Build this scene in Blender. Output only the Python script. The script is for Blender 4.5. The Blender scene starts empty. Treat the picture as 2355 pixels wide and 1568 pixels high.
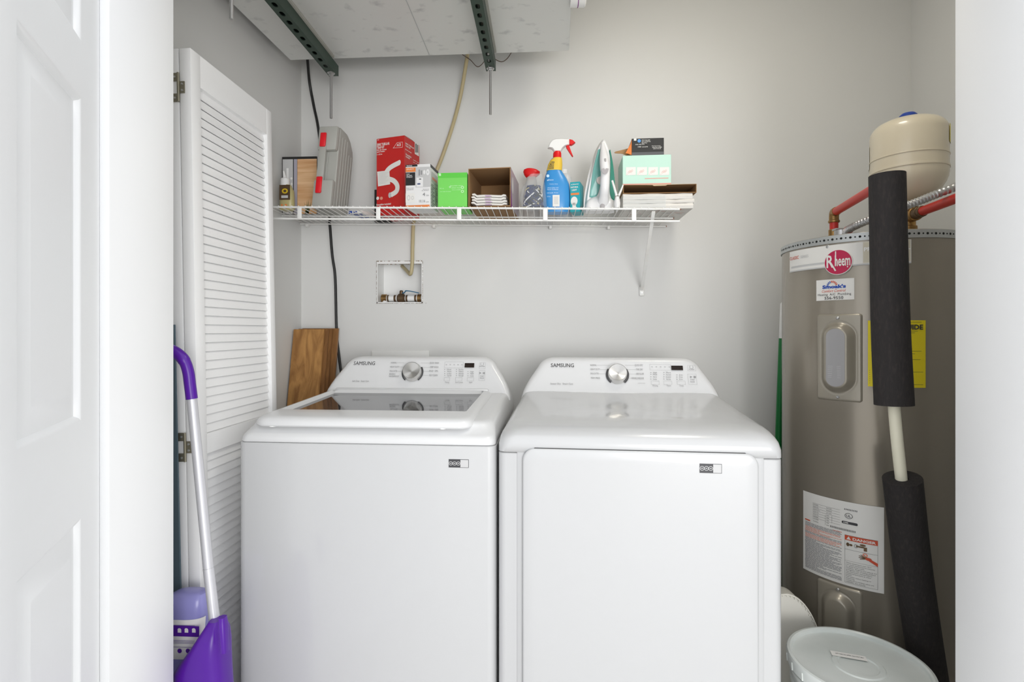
import bpy, bmesh, math, random
from mathutils import Vector, Matrix
random.seed(7)
R = math.radians
SC = bpy.context.scene
COL = SC.collection

# ---------------------------------------------------------------- camera, world, lights, exposure
F, CX, HY, CZ = 1250.0, 1177.5, 760.0, 1.19          # focal length and horizon in pixels of a 2355 px wide frame
TH = math.atan(75.0 / F)
cd = bpy.data.cameras.new('camera'); cam = bpy.data.objects.new('camera', cd); COL.objects.link(cam)
cam.location = (0, 0, CZ); cam.rotation_euler = (R(90), 0, TH)
cd.sensor_width = 36; cd.lens = 36 * F / 2355; cd.shift_y = -24 / 2355; cd.clip_start = 0.01
SC.camera = cam
SC.view_settings.view_transform = 'Standard'; SC.view_settings.look = 'None'
SC.view_settings.gamma = 1; SC.view_settings.use_curve_mapping = False
SC.view_settings.exposure = 0.06
w = bpy.data.worlds.new('world'); SC.world = w; w.use_nodes = True
w.node_tree.nodes['Background'].inputs[0].default_value = (0.95, 0.97, 1.0, 1)
w.node_tree.nodes['Background'].inputs[1].default_value = 1.45
def area(name, loc, target, size, power, col=(1, 1, 1)):
    l = bpy.data.lights.new(name, 'AREA'); l.shape = 'DISK'; l.size = size; l.energy = power; l.color = col
    o = bpy.data.objects.new(name, l); COL.objects.link(o); o.location = loc
    o.rotation_euler = (Vector(target) - Vector(loc)).to_track_quat('-Z', 'Y').to_euler(); return o
area('hall_fill_light', (1.3, -3.1, 1.15), (-0.2, 1.9, 1.7), 2.2, 98, (1, 0.99, 0.975))  # unseen area light behind the camera, added to fill walls and air handler underside
area('closet_top_light', (0.62, 1.35, 2.70), (0.55, 1.5, 0.0), 0.35, 5.6, (1, 0.94, 0.82))  # unseen overhead light, assumed, tuned to brighten machine tops and walls

# ---------------------------------------------------------------- helpers
def ray(px):
    u = (px - CX) / F
    return (-math.sin(TH) + u * math.cos(TH), math.cos(TH) + u * math.sin(TH))
def P(px, py, Y):
    d = ray(px); t = Y / d[1]
    return Vector((t * d[0], Y, CZ + t * (HY - py) / F))
def Pd(px, py, t):
    d = ray(px); return Vector((t * d[0], t * d[1], CZ + t * (HY - py) / F))
def PZ(px, py, z):
    d = ray(px); t = (z - CZ) * F / (HY - py); return Vector((t * d[0], t * d[1], z))
def hit(px, py, O, N):
    d = ray(px); D = Vector((d[0], d[1], (HY - py) / F)); C = Vector((0, 0, CZ))
    return C + D * ((O - C).dot(N) / D.dot(N))

_gl = {}
def glyphs(s, bold=0.0, shear=0.0):
    k = (s, bold, shear)
    if k in _gl: return _gl[k]
    c = bpy.data.curves.new('t', 'FONT'); c.body = s; c.size = 1; c.resolution_u = 2; c.offset = bold; c.shear = shear
    o = bpy.data.objects.new('t', c)
    me = o.to_mesh()
    v = [(p.co.x, p.co.y) for p in me.vertices]; f = [tuple(p.vertices) for p in me.polygons]
    o.to_mesh_clear(); bpy.data.objects.remove(o); bpy.data.curves.remove(c)
    _gl[k] = (v, f); return _gl[k]

def plane(O, U, V):
    O = Vector(O); U = Vector(U).normalized(); V = Vector(V).normalized(); N = U.cross(V)
    return lambda u, v, off=0.0: O + U * u + V * v + N * off

class MB:
    def __init__(s): s.v = []; s.f = []; s.m = []
    def add(s, vs, fs, m=0):
        b = len(s.v); s.v += [Vector(x) for x in vs]
        for f in fs: s.f.append(tuple(b + i for i in f)); s.m.append(m)
    def box(s, x0, x1, y0, y1, z0, z1, m=0, bev=0, seg=2, M=None):
        bm = bmesh.new(); bmesh.ops.create_cube(bm, size=1)
        for v in bm.verts: v.co = Vector(((x0+x1)/2 + v.co.x*(x1-x0), (y0+y1)/2 + v.co.y*(y1-y0), (z0+z1)/2 + v.co.z*(z1-z0)))
        if bev: bmesh.ops.bevel(bm, geom=bm.edges[:], offset=bev, segments=seg, affect='EDGES', profile=0.5)
        bm.verts.index_update()
        s.add([(M @ v.co) if M else v.co for v in bm.verts], [[v.index for v in f.verts] for f in bm.faces], m); bm.free()
    def loft(s, rings, m=0, caps=(1, 1)):
        n = len(rings[0]); vs = [p for r in rings for p in r]; fs = []
        for i in range(len(rings)-1):
            for j in range(n):
                k = (j+1) % n; fs.append((i*n+j, i*n+k, (i+1)*n+k, (i+1)*n+j))
        if caps[0]: fs.append(tuple(range(n-1, -1, -1)))
        if caps[1]: fs.append(tuple((len(rings)-1)*n + j for j in range(n)))
        s.add(vs, fs, m)
    def lathe(s, prof, c=(0, 0, 0), n=32, m=0, ax=None, caps=(1, 1)):
        c = Vector(c); Q = Vector((0, 0, 1)).rotation_difference(Vector(ax)).to_matrix() if ax else Matrix.Identity(3)
        s.loft([[c + Q @ Vector((r*math.cos(2*math.pi*j/n), r*math.sin(2*math.pi*j/n), z)) for j in range(n)] for r, z in prof], m, caps)
    def tube(s, pts, r, n=10, m=0, caps=(1, 1)):
        pts = [Vector(p) for p in pts]; rs = r if isinstance(r, (list, tuple)) else [r]*len(pts)
        up = None; rings = []
        for i, p in enumerate(pts):
            t = (pts[min(i+1, len(pts)-1)] - pts[max(i-1, 0)]).normalized()
            if up is None: up = t.orthogonal().normalized()
            up = (up - t * up.dot(t)).normalized(); b = t.cross(up)
            rings.append([p + (up*math.cos(2*math.pi*j/n) + b*math.sin(2*math.pi*j/n)) * rs[i] for j in range(n)])
        s.loft(rings, m, caps)
    def prism(s, pts, mp, d0, d1, m=0):       # polygon in a map's (u, v), from offset d0 to d1
        s.loft([[mp(u, v, d0) for u, v in pts], [mp(u, v, d1) for u, v in pts]], m)
    def rect(s, mp, u0, u1, v0, v1, off=0.0, m=0, nu=1):
        vs = []; fs = []
        for i in range(nu+1):
            u = u0 + (u1-u0)*i/nu; vs += [mp(u, v0, off), mp(u, v1, off)]
        for i in range(nu): fs.append((2*i, 2*i+2, 2*i+3, 2*i+1))
        s.add(vs, fs, m)
    def frame(s, mp, u0, u1, v0, v1, t, off, m=0, nu=1):
        s.rect(mp, u0, u1, v0, v0+t, off, m, nu); s.rect(mp, u0, u1, v1-t, v1, off, m, nu)
        s.rect(mp, u0, u0+t, v0, v1, off, m); s.rect(mp, u1-t, u1, v0, v1, off, m)
    def disc(s, mp, u, v, ru, rv, off=0.0, m=0, n=32, inner=0.0, a0=0, a1=360):
        fs = []; full = (a1-a0) >= 360; K = 3
        vs = [mp(u + ru*q*math.cos(R(a0+(a1-a0)*j/n)), v + rv*q*math.sin(R(a0+(a1-a0)*j/n)), off)
              for q in [inner + (1-inner)*k/K for k in range(K+1)] for j in range(n+1)]
        for k in range(K):
            for j in range(n): a = k*(n+1)+j; fs.append((a, a+n+1, a+n+2, a+1))
        s.add(vs, fs, m)
    def text(s, mp, t, u0, v0, w, h, off=0.0005, m=0, bold=0.0, shear=0.0):
        v, f = glyphs(t, bold, shear); H = glyphs('H', bold)[0]
        hh = max(p[1] for p in H) - min(p[1] for p in H); x0 = min(p[0] for p in v); x1 = max(p[0] for p in v)
        s.add([mp(u0 + (p[0]-x0)/(x1-x0)*w, v0 + p[1]/hh*h, off) for p in v], f, m)
    def build(s, name, mats, parent=None, world=False, sharp=35, kind=None, label=None):
        if not isinstance(mats, (list, tuple)): mats = [mats]
        vs = s.v
        if world and parent is not None:
            Mi = WM[parent.name].inverted(); vs = [Mi @ v for v in vs]
        me = bpy.data.meshes.new(name); me.from_pydata([tuple(v) for v in vs], [], s.f)
        for m_ in mats: me.materials.append(m_)
        me.polygons.foreach_set('material_index', s.m); me.polygons.foreach_set('use_smooth', [True]*len(s.f))
        bm = bmesh.new(); bm.from_mesh(me); bmesh.ops.remove_doubles(bm, verts=bm.verts, dist=1e-6)
        bmesh.ops.recalc_face_normals(bm, faces=bm.faces); bm.to_mesh(me); bm.free()
        me.set_sharp_from_angle(angle=R(sharp)); me.update()
        o = bpy.data.objects.new(name, me); COL.objects.link(o)
        if parent is not None: o.parent = parent; WM[o.name] = WM[parent.name]
        else: WM[o.name] = Matrix.Identity(4)
        if kind: o['kind'] = kind
        if label: o['label'] = label
        return o
WM = {}
def thing(name, label, cat, loc=(0, 0, 0), rz=0.0, group=None, kind=None):
    o = bpy.data.objects.new(name, None); COL.objects.link(o); o.location = loc; o.rotation_euler = (0, 0, rz)
    o.empty_display_size = 0.05
    WM[o.name] = Matrix.Translation(Vector(loc)) @ Matrix.Rotation(rz, 4, 'Z')
    if label: o['label'] = label
    if cat: o['category'] = cat
    if group: o['group'] = group
    if kind: o['kind'] = kind
    return o
def tag(o, label, cat, group=None):
    o['label'] = label; o['category'] = cat
    if group: o['group'] = group
    return o
def rr(x0, x1, y0, y1, r, n=6):
    out = []; r = max(min(r, (x1-x0)/2-1e-4, (y1-y0)/2-1e-4), 1e-5)
    for cx, cy, a in ((x1-r, y1-r, 0), (x0+r, y1-r, 90), (x0+r, y0+r, 180), (x1-r, y0+r, 270)):
        for k in range(n+1): t = R(a + 90*k/n); out.append((cx + r*math.cos(t), cy + r*math.sin(t)))
    return out
def se(c, rx, ry, e=2.0, n=28):        # superellipse ring in a horizontal plane
    out = []
    for j in range(n):
        t = 2*math.pi*j/n; a, b = math.cos(t), math.sin(t)
        out.append(Vector(c) + Vector((rx*math.copysign(abs(a)**(2/e), a), ry*math.copysign(abs(b)**(2/e), b), 0)))
    return out
def smooth(pts, k=6):                  # Catmull-Rom through points
    pts = [Vector(p) for p in pts]; q = [pts[0]*2-pts[1]] + pts + [pts[-1]*2-pts[-2]]; out = []
    for i in range(1, len(q)-2):
        for j in range(k):
            t = j/k; a, b, c, d = q[i-1], q[i], q[i+1], q[i+2]
            out.append(0.5*((2*b)+(c-a)*t+(2*a-5*b+4*c-d)*t*t+(3*b-a-3*c+d)*t*t*t))
    return out + [pts[-1]]

def mat(name, col, rough=0.5, metal=0.0, spec=0.5, coat=0.0, bump=None, alpha=1.0, trans=0.0, ior=1.45, vary=None, coatr=0.05):
    m = bpy.data.materials.new(name); m.use_nodes = True; nt = m.node_tree; b = nt.nodes['Principled BSDF']
    def c4(c): return (c[0], c[1], c[2], 1)
    b.inputs['Base Color'].default_value = c4(col); b.inputs['Roughness'].default_value = rough
    b.inputs['Metallic'].default_value = metal; b.inputs['Specular IOR Level'].default_value = spec
    b.inputs['Coat Weight'].default_value = coat; b.inputs['Coat Roughness'].default_value = coatr
    b.inputs['Alpha'].default_value = alpha; b.inputs['Transmission Weight'].default_value = trans; b.inputs['IOR'].default_value = ior
    tc = nt.nodes.new('ShaderNodeTexCoord')
    def noise(scale, detail=4, stretch=(1, 1, 1)):
        mp = nt.nodes.new('ShaderNodeMapping'); mp.inputs['Scale'].default_value = stretch
        nt.links.new(tc.outputs['Object'], mp.inputs[0])
        n = nt.nodes.new('ShaderNodeTexNoise'); n.inputs['Scale'].default_value = scale; n.inputs['Detail'].default_value = detail
        nt.links.new(mp.outputs[0], n.inputs['Vector']); return n
    if bump:
        n = noise(bump[0], 3, bump[2] if len(bump) > 2 else (1, 1, 1)); bp = nt.nodes.new('ShaderNodeBump')
        bp.inputs['Strength'].default_value = bump[1]; bp.inputs['Distance'].default_value = 0.002
        nt.links.new(n.outputs[0], bp.inputs['Height']); nt.links.new(bp.outputs[0], b.inputs['Normal'])
    if vary:                            # (colour2, scale, lo, hi, stretch)
        n = noise(vary[1], 6, vary[4] if len(vary) > 4 else (1, 1, 1)); r = nt.nodes.new('ShaderNodeValToRGB')
        r.color_ramp.elements[0].position = vary[2]; r.color_ramp.elements[1].position = vary[3]
        r.color_ramp.elements[0].color = c4(col); r.color_ramp.elements[1].color = c4(vary[0])
        nt.links.new(n.outputs[0], r.inputs[0]); nt.links.new(r.outputs[0], b.inputs['Base Color'])
    return m

M_wall = mat('grey wall paint', (0.725, 0.725, 0.71), 0.7, bump=(350, 0.05))
M_trim = mat('white satin trim paint', (0.87, 0.875, 0.88), 0.35, bump=(60, 0.05))
M_door = mat('white moulded door paint', (0.91, 0.92, 0.93), 0.4, bump=(90, 0.15, (1, 1, 0.08)))
M_louv = mat('white louvre paint', (0.89, 0.89, 0.89), 0.4)
M_floor = mat('pale floor tile', (0.62, 0.60, 0.57), 0.5, vary=((0.66, 0.64, 0.61), 6, .4, .6))
M_app = mat('white appliance enamel', (0.55, 0.555, 0.56), 0.22, coat=0.5, coatr=0.03)
M_appm = mat('white appliance plastic', (0.69, 0.695, 0.70), 0.28, coat=0.3)
M_dark = mat('dark gap', (0.03, 0.03, 0.03), 0.6)
M_ink = mat('grey printed ink', (0.28, 0.28, 0.29), 0.5)
M_inkd = mat('dark printed ink', (0.05, 0.05, 0.055), 0.4)
M_inkl = mat('faint printed ink', (0.55, 0.56, 0.57), 0.5)
M_disp = mat('black display', (0.015, 0.008, 0.005), 0.08)
M_glass = mat('tinted lid glass', (0.045, 0.045, 0.05), 0.03, spec=0.5, ior=2.3)
M_steel = mat('brushed steel dial', (0.62, 0.61, 0.59), 0.22, 1.0)
M_zinc = mat('zinc plated steel', (0.55, 0.55, 0.55), 0.35, 0.9)
M_galv = mat('galvanised sheet metal', (0.78, 0.79, 0.77), 0.45, 0.25, vary=((0.45, 0.46, 0.46), 16, .58, .82, (1, 1.3, 1)))
M_galv2 = mat('galvanised strap', (0.50, 0.52, 0.52), 0.4, 0.6)
M_strut = mat('green painted strut', (0.034, 0.062, 0.045), 0.45)
M_slot = mat('slot shadow', (0.006, 0.008, 0.007), 0.8)
M_pad = mat('pale rubber pad', (0.40, 0.40, 0.36), 0.7)
M_black = mat('black rubber', (0.012, 0.012, 0.012), 0.45)
M_beige = mat('aged vinyl tube', (0.50, 0.42, 0.24), 0.35)
M_brownw = mat('brown wire', (0.12, 0.08, 0.06), 0.5)
M_white = mat('white plastic', (0.85, 0.85, 0.84), 0.35)
M_pvc = mat('cream pvc pipe', (0.80, 0.77, 0.62), 0.35)
M_wire = mat('white vinyl coated wire', (0.86, 0.86, 0.84), 0.35, vary=((0.80, 0.78, 0.74), 14, .5, .8))
M_rust = mat('rusty wire end', (0.25, 0.10, 0.04), 0.8)
M_tank = mat('taupe tank enamel', (0.325, 0.292, 0.24), 0.24, 0.45, coat=0.3)
M_panel = mat('taupe cover plate', (0.35, 0.32, 0.265), 0.32, 0.3, coat=0.3)
M_foil = mat('grey cover label', (0.36, 0.355, 0.365), 0.4)
M_cream = mat('cream tank enamel', (0.68, 0.61, 0.47), 0.28, coat=0.4)
M_blue = mat('blue plastic cap', (0.02, 0.06, 0.35), 0.4)
M_red = mat('red pex pipe', (0.55, 0.03, 0.02), 0.35)
M_brass = mat('brass', (0.42, 0.25, 0.09), 0.38, 0.9, vary=((0.25, 0.15, 0.06), 40, .4, .6))
M_bronze = mat('dark bronze valve', (0.14, 0.09, 0.05), 0.45, 0.6)
M_foam = mat('black foam insulation', (0.022, 0.019, 0.019), 0.85, bump=(260, 0.9, (1, 1, 0.25)), vary=((0.040, 0.032, 0.030), 160, .5, .8, (1, 1, 0.3)))
M_lblw = mat('white label', (0.80, 0.79, 0.76), 0.4)
M_lbly = mat('yellow label', (0.80, 0.66, 0.02), 0.5)
M_lred = mat('label red', (0.62, 0.08, 0.03), 0.5)
M_crim = mat('badge crimson', (0.50, 0.01, 0.07), 0.35)
M_lblue = mat('label blue', (0.02, 0.08, 0.42), 0.5)
M_lpink = mat('label salmon print', (0.75, 0.30, 0.22), 0.5)
M_lgrey = mat('label light grey', (0.55, 0.55, 0.55), 0.5)
M_lid = mat('frosted bucket lid', (0.58, 0.62, 0.60), 0.28, vary=((0.66, 0.69, 0.67), 5, .4, .6))
M_buck = mat('frosted bucket plastic', (0.60, 0.62, 0.60), 0.35)
M_basin = mat('cream white plastic', (0.80, 0.78, 0.71), 0.45)
M_green = mat('green broom handle', (0.01, 0.19, 0.045), 0.35)
M_purple = mat('purple plastic', (0.082, 0.008, 0.30), 0.32)
M_lav = mat('lavender bottle plastic', (0.28, 0.27, 0.58), 0.25)
M_alu = mat('silver painted pole', (0.62, 0.62, 0.65), 0.35, 0.35)
M_teal = mat('slate blue sheet', (0.075, 0.115, 0.14), 0.6)
M_nick = mat('antique nickel hinge', (0.27, 0.25, 0.19), 0.38, 0.7)
M_card = mat('brown cardboard', (0.36, 0.215, 0.10), 0.8)
M_cardi = mat('cardboard inside', (0.30, 0.17, 0.075), 0.85)
M_redb = mat('red printed carton', (0.56, 0.02, 0.018), 0.4)
M_redd = mat('dark red carton side', (0.36, 0.02, 0.015), 0.4)
M_carton = mat('white carton', (0.80, 0.80, 0.80), 0.45)
M_cblk = mat('black carton print', (0.02, 0.02, 0.02), 0.4)
M_oran = mat('orange print', (0.80, 0.24, 0.06), 0.5)
M_grn = mat('lime green carton', (0.18, 0.66, 0.11), 0.45)
M_mint = mat('mint carton', (0.53, 0.78, 0.67), 0.5)
M_tealc = mat('teal carton', (0.02, 0.36, 0.42), 0.4)
M_purp2 = mat('plum print', (0.22, 0.02, 0.22), 0.5)
M_case = mat('grey case plastic', (0.40, 0.40, 0.37), 0.5)
M_latch = mat('red latch plastic', (0.72, 0.01, 0.02), 0.4)
M_rcap = mat('bright red plastic', (0.74, 0.01, 0.012), 0.35)
M_bblue = mat('sky blue bottle', (0.05, 0.29, 0.66), 0.28)
M_yel = mat('yellow sleeve', (0.80, 0.54, 0.06), 0.4)
M_iront = mat('teal translucent plastic', (0.16, 0.42, 0.38), 0.15)
M_ironw = mat('white iron plastic', (0.83, 0.83, 0.84), 0.22)
M_grey = mat('grey plastic', (0.40, 0.38, 0.39), 0.4)
M_bag = mat('clear bag film', (0.75, 0.80, 0.82), 0.12, alpha=0.16)
M_navy = mat('navy cord', (0.02, 0.03, 0.12), 0.6)
M_glue = mat('amber glue bottle', (0.48, 0.42, 0.20), 0.25)
M_gold = mat('gold label', (0.65, 0.45, 0.02), 0.4)
M_paper = mat('white paper stack', (0.76, 0.74, 0.70), 0.7, vary=((0.6, 0.57, 0.54), 30, .55, .8, (1, 1, 6)))
def wood(name, a, b, sc=6.0, st=(1, 1, 0.08), dist=2.0):
    m = mat(name, a, 0.45, coat=0.15); nt = m.node_tree; bs = nt.nodes['Principled BSDF']
    tc = nt.nodes.new('ShaderNodeTexCoord'); mp = nt.nodes.new('ShaderNodeMapping'); mp.inputs['Scale'].default_value = st
    n = nt.nodes.new('ShaderNodeTexNoise'); n.inputs['Scale'].default_value = sc*4; n.inputs['Detail'].default_value = 8; n.inputs['Distortion'].default_value = dist
    r = nt.nodes.new('ShaderNodeValToRGB'); e = r.color_ramp.elements
    e[0].position = .3; e[0].color = (*b, 1); e[1].position = .68; e[1].color = (*a, 1)
    nt.links.new(tc.outputs['Object'], mp.inputs[0]); nt.links.new(mp.outputs[0], n.inputs['Vector'])
    nt.links.new(n.outputs[0], r.inputs[0]); nt.links.new(r.outputs[0], bs.inputs['Base Color']); return m
M_wood = wood('walnut plank face', (0.52, 0.27, 0.085), (0.25, 0.11, 0.03))
M_woode = wood('plank edge', (0.30, 0.14, 0.045), (0.16, 0.07, 0.02))
M_butch = wood('butcher block picture', (0.82, 0.55, 0.32), (0.62, 0.33, 0.15), 3, (0.4, 1, 6), 0.3)

# ---------------------------------------------------------------- the room
XL, XR, YB, CEIL = -1.045, 1.472, 2.28, 2.75
YI, YO = 1.15, 0.972                    # inner and outer face of the front wall
JL, JR, HEAD = -0.815, 0.8276, 2.06     # door opening
ob0, ob1 = P(867, 697, YB), P(972, 601, YB)      # outlet box recess in the back wall
def struct(name, mb, m): return mb.build(name, m, kind='structure')
b = MB()
for x0, x1, z0, z1 in ((XL-.1, ob0.x, -.05, CEIL+.1), (ob1.x, XR+.1, -.05, CEIL+.1), (ob0.x, ob1.x, -.05, ob0.z), (ob0.x, ob1.x, ob1.z, CEIL+.1)):
    b.box(x0, x1, YB, YB+.13, z0, z1)
b.box(ob0.x, ob1.x, YB+.11, YB+.13, ob0.z, ob1.z)
struct('wall_back', b, M_wall)
b = MB(); b.box(XL-.1, XL, YO, YB, 0, CEIL); struct('wall_left', b, M_wall)
b = MB(); b.box(XR, XR+.1, YO, YB, 0, CEIL); struct('wall_right', b, M_wall)
b = MB(); b.box(-3.5, 3.5, -5, YB+.13, -.05, 0); struct('floor', b, M_floor)
b = MB(); b.box(XL-.1, XR+.1, YO, YB, CEIL, CEIL+.1); struct('ceiling', b, M_wall)
b = MB()
b.box(-2.2, JL-.03, YO+.012, YI, 0, CEIL); b.box(JR+.03, 2.4, YO+.012, YI, 0, CEIL); b.box(JL-.03, JR+.03, YO+.012, YI, HEAD+.03, CEIL)
struct('wall_front', b, M_wall)
b = MB(); b.box(JL-.02, JL, YO, YI, 0, HEAD+.02, bev=.002); b.box(JL-.035, JL-.02, YO-.001, YI+.001, 0, HEAD+.02, bev=.002); struct('trim_1', b, M_trim)
b = MB(); b.box(JR, JR+.03, YO, YI, 0, HEAD+.02, bev=.002); struct('trim_2', b, M_trim)
b = MB(); b.box(JL, JR, YO, YI, HEAD, HEAD+.03, bev=.002); struct('trim_3', b, M_trim)

# panelled door, swung open towards the hall on the left
DO = Vector((P(228, 760, YO-.006).x, YO-.006, 0)); dd = Vector((0.459, -0.888, 0)).normalized(); dn = Vector((0.888, 0.459, 0)).normalized()
ddoor = thing('door_1', None, None, (0, 0, 0), 0, kind='structure')
def dt(px, py=760):
    h = hit(px, py, DO, dn); return (h - DO).dot(dd), h.z
dmap = plane(DO, dd, (0, 0, 1))          # normal faces away from the visible side
b = MB(); dm = lambda u, v, off=0.0: DO + dd*u + Vector((0, 0, v)) + dn*off
us = dt(188)[0]; ue = dt(38)[0]
zt2, zt1 = dt(188, 225)[1], dt(188, 968)[1]; z3 = dt(186, 1190)[1]; z4 = dt(190, 100)[1]
cols = [(us, ue), (ue+.10, ue+.10+(ue-us))]
rows = [(0.24, z3), (zt1, zt2), (z4, 2.0)]
uw = ue+.10+(ue-us)+us; H = 2.03
# slab with sunk raised panels
ub = [0, us, ue, ue+.10, cols[1][1], uw]; vb = [0.012, rows[0][0], rows[0][1], rows[1][0], rows[1][1], rows[2][0], min(1.93, z4+.25), H]
rows[2] = (rows[2][0], vb[6])
for i in range(5):
    for j in range(7):
        if i in (1, 3) and j in (1, 3, 5): continue
        b.rect(dm, ub[i], ub[i+1], vb[j], vb[j+1], 0)
for (a0, a1) in cols:
    for (c0, c1) in rows:
        rings = [(0, 0), (.006, -.003), (.010, -.009), (.018, -.009), (.048, -.002), (.052, -.002)]
        b.loft([[dm(u, v, o) for u, v in ((a0+i_, c0+i_), (a1-i_, c0+i_), (a1-i_, c1-i_), (a0+i_, c1-i_))] for i_, o in rings], 0, (0, 1))
b.loft([[dm(u, v, o) for u, v in ((0, .012), (uw, .012), (uw, H), (0, H))] for o in (0, -.035)], 0, (0, 1))
b.build('door_leaf', M_door, ddoor)

# louvred folding door inside the closet (two leaves folded together)
LX, LY0, LY1, LZ = -0.909, 1.345, 1.760, 1.917
lean = R(1.1)
ldoor = thing('door_2', None, None, (LX+.0, LY0, LZ), 0, kind='structure')
LM = Matrix.Rotation(-lean, 4, 'Y')
def leaf(x0, x1, zoff=0.0):
    wd = LY1-LY0; st = .040; b = MB(); L = LZ-.02
    for y0, y1 in ((0, st), (wd-.030, wd)): b.box(x0, x1, y0, y1, -L, 0, bev=.0015, M=LM)
    for z0, z1 in ((-.085, 0), (-1.052, -1.000), (-L, -L+.12)): b.box(x0+.001, x1-.001, st, wd-.030, z0, z1, M=LM)
    xc = (x0+x1)/2
    for za, zb in ((-1.000, -.085), (-L+.12, -1.052)):
        n = round((zb-za)/.0243); p = (zb-za)/n
        for i in range(n):
            zc = za + p*(i+.5)
            mp = lambda u, v, o: LM @ Vector((xc+u, st-.004+o, zc+v))
            b.prism([(-.0035, .0108), (.0003, .0122), (.0060, -.0110), (.0030, -.0120)], mp, 0, wd-.030-st+.008)
    return b
leaf(-.030, 0).build('louvre_leaf', M_louv, ldoor)
b = leaf(-.063, -.033); o = b.build('louvre_leaf', M_louv, ldoor)
for zc in (Pd(411, 185, 1.36).z - LZ, Pd(430, 1035, 1.36).z - LZ):
    b = MB()
    b.box(-.050, -.031, -.003, .0005, zc-.037, zc-.016, M=LM); b.box(-.050, -.031, -.003, .0005, zc+.016, zc+.037, M=LM); b.box(-.032, -.016, -.003, .0005, zc-.015, zc+.015, M=LM)
    b.tube([LM @ Vector((-.0315, -.004, zc-.037)), LM @ Vector((-.0315, -.004, zc+.037))], .0032)
    hg = b.build('hinge', M_nick, ldoor)
    b = MB()
    for xx, zz in ((-.041, zc-.027), (-.041, zc+.027), (-.022, zc-.008), (-.022, zc+.008)):
        b.lathe([(.0028, 0), (.0028, .0015), (.001, .0022)], LM @ Vector((xx, -.003, zz)), 10, ax=(0, -1, 0))
    b.build('screw', M_zinc, hg)

# ---------------------------------------------------------------- washer and dryer
W_ = 0.686
CB, CT, CY, TILT = 0.975, 1.093, 0.530, 0.06         # console base/top height, base depth, lean
def local_plane(root, O, U, V):
    """map on a plane given in the machine's own frame, and a pixel -> (u, v) reader for placing prints on it"""
    m = WM[root.name]; mp = plane(O, U, V); Ow = m @ Vector(O); Uw = (m.to_3x3() @ Vector(U)).normalized(); Vw = (m.to_3x3() @ Vector(V)).normalized()
    def rd(px, py):
        h = hit(px, py, Ow, Uw.cross(Vw)) - Ow; return h.dot(Uw), h.dot(Vw)
    return mp, rd
def tpx(b, mp, rd, s, l, r_, base, top, off=.0006, m=0, bold=0.0, shear=0.0):
    u0, v0 = rd(l, base); u1, _ = rd(r_, base); _, v1 = rd(l, top)
    b.text(mp, s, u0, v0, u1-u0, v1-v0, off, m, bold, shear)
def console(root, inset=.055):
    b = MB(); x0, x1 = .006, W_-.006; Hh = CT-CB; n = 8; rad = .045
    def outline(d, zlow):
        pts = [(x0+d, zlow), (x1-d, zlow)]
        a = x1-inset-d; t = CB+Hh-d
        # right flank rises with a slight curve then rounds over
        for k in range(1, 6): q = k/6; pts.append((x1-d - inset*q**1.6*.9, zlow+(t-rad-zlow)*q))
        for k in range(n+1): an = R(18 + 72*k/n); pts.append((a-rad*1.3+rad*1.3*math.cos(an), t-rad+rad*math.sin(an)))
        L = [(x0+x1-x, z) for x, z in pts[2:]][::-1]
        return pts + L
    rings = []
    for d, y in ((.022, 0.004), (.012, 0.0), (.004, .004), (0, .012), (0, .05), (.012, .150-.02)):
        rings.append([Vector((x, CY + y + TILT/Hh*(z-CB)*(1 if y < .06 else .3), z)) for x, z in outline(d, CB-.03)])
    b.loft(rings[::-1]); c = b.build('control_console', M_appm, root, sharp=50)
    t = math.hypot(TILT, Hh)
    mp, rd = local_plane(root, (0, CY+.000, CB), (1, 0, 0), (0, TILT/t, Hh/t))
    return c, mp, rd
def dial(con, mp, rd, px, py, rp):
    u, v = rd(px, py); u2, _ = rd(px+rp, py); r = u2-u
    b = MB(); b.loft([[mp(u+q*math.cos(a), v+q*math.sin(a), o) for a in [2*math.pi*j/48 for j in range(48)]] for q, o in ((r*1.08, -.001), (r*1.08, .006), (r*1.02, .010), (r*1.0, .020), (r*.96, .0235), (r*.93, .0225), (0.0003, .021))])
    d = b.build('dial_knob', M_dial, con)
    for a0, a1 in ((-52, 35), (145, 232)):
        b = MB(); b.disc(mp, u, v-.001, r*1.24, r*1.24, .0012, 0, 20, .89, a0, a1); b.build('dial_scale_arc', M_inkd, con)
    return u, v, r
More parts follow.
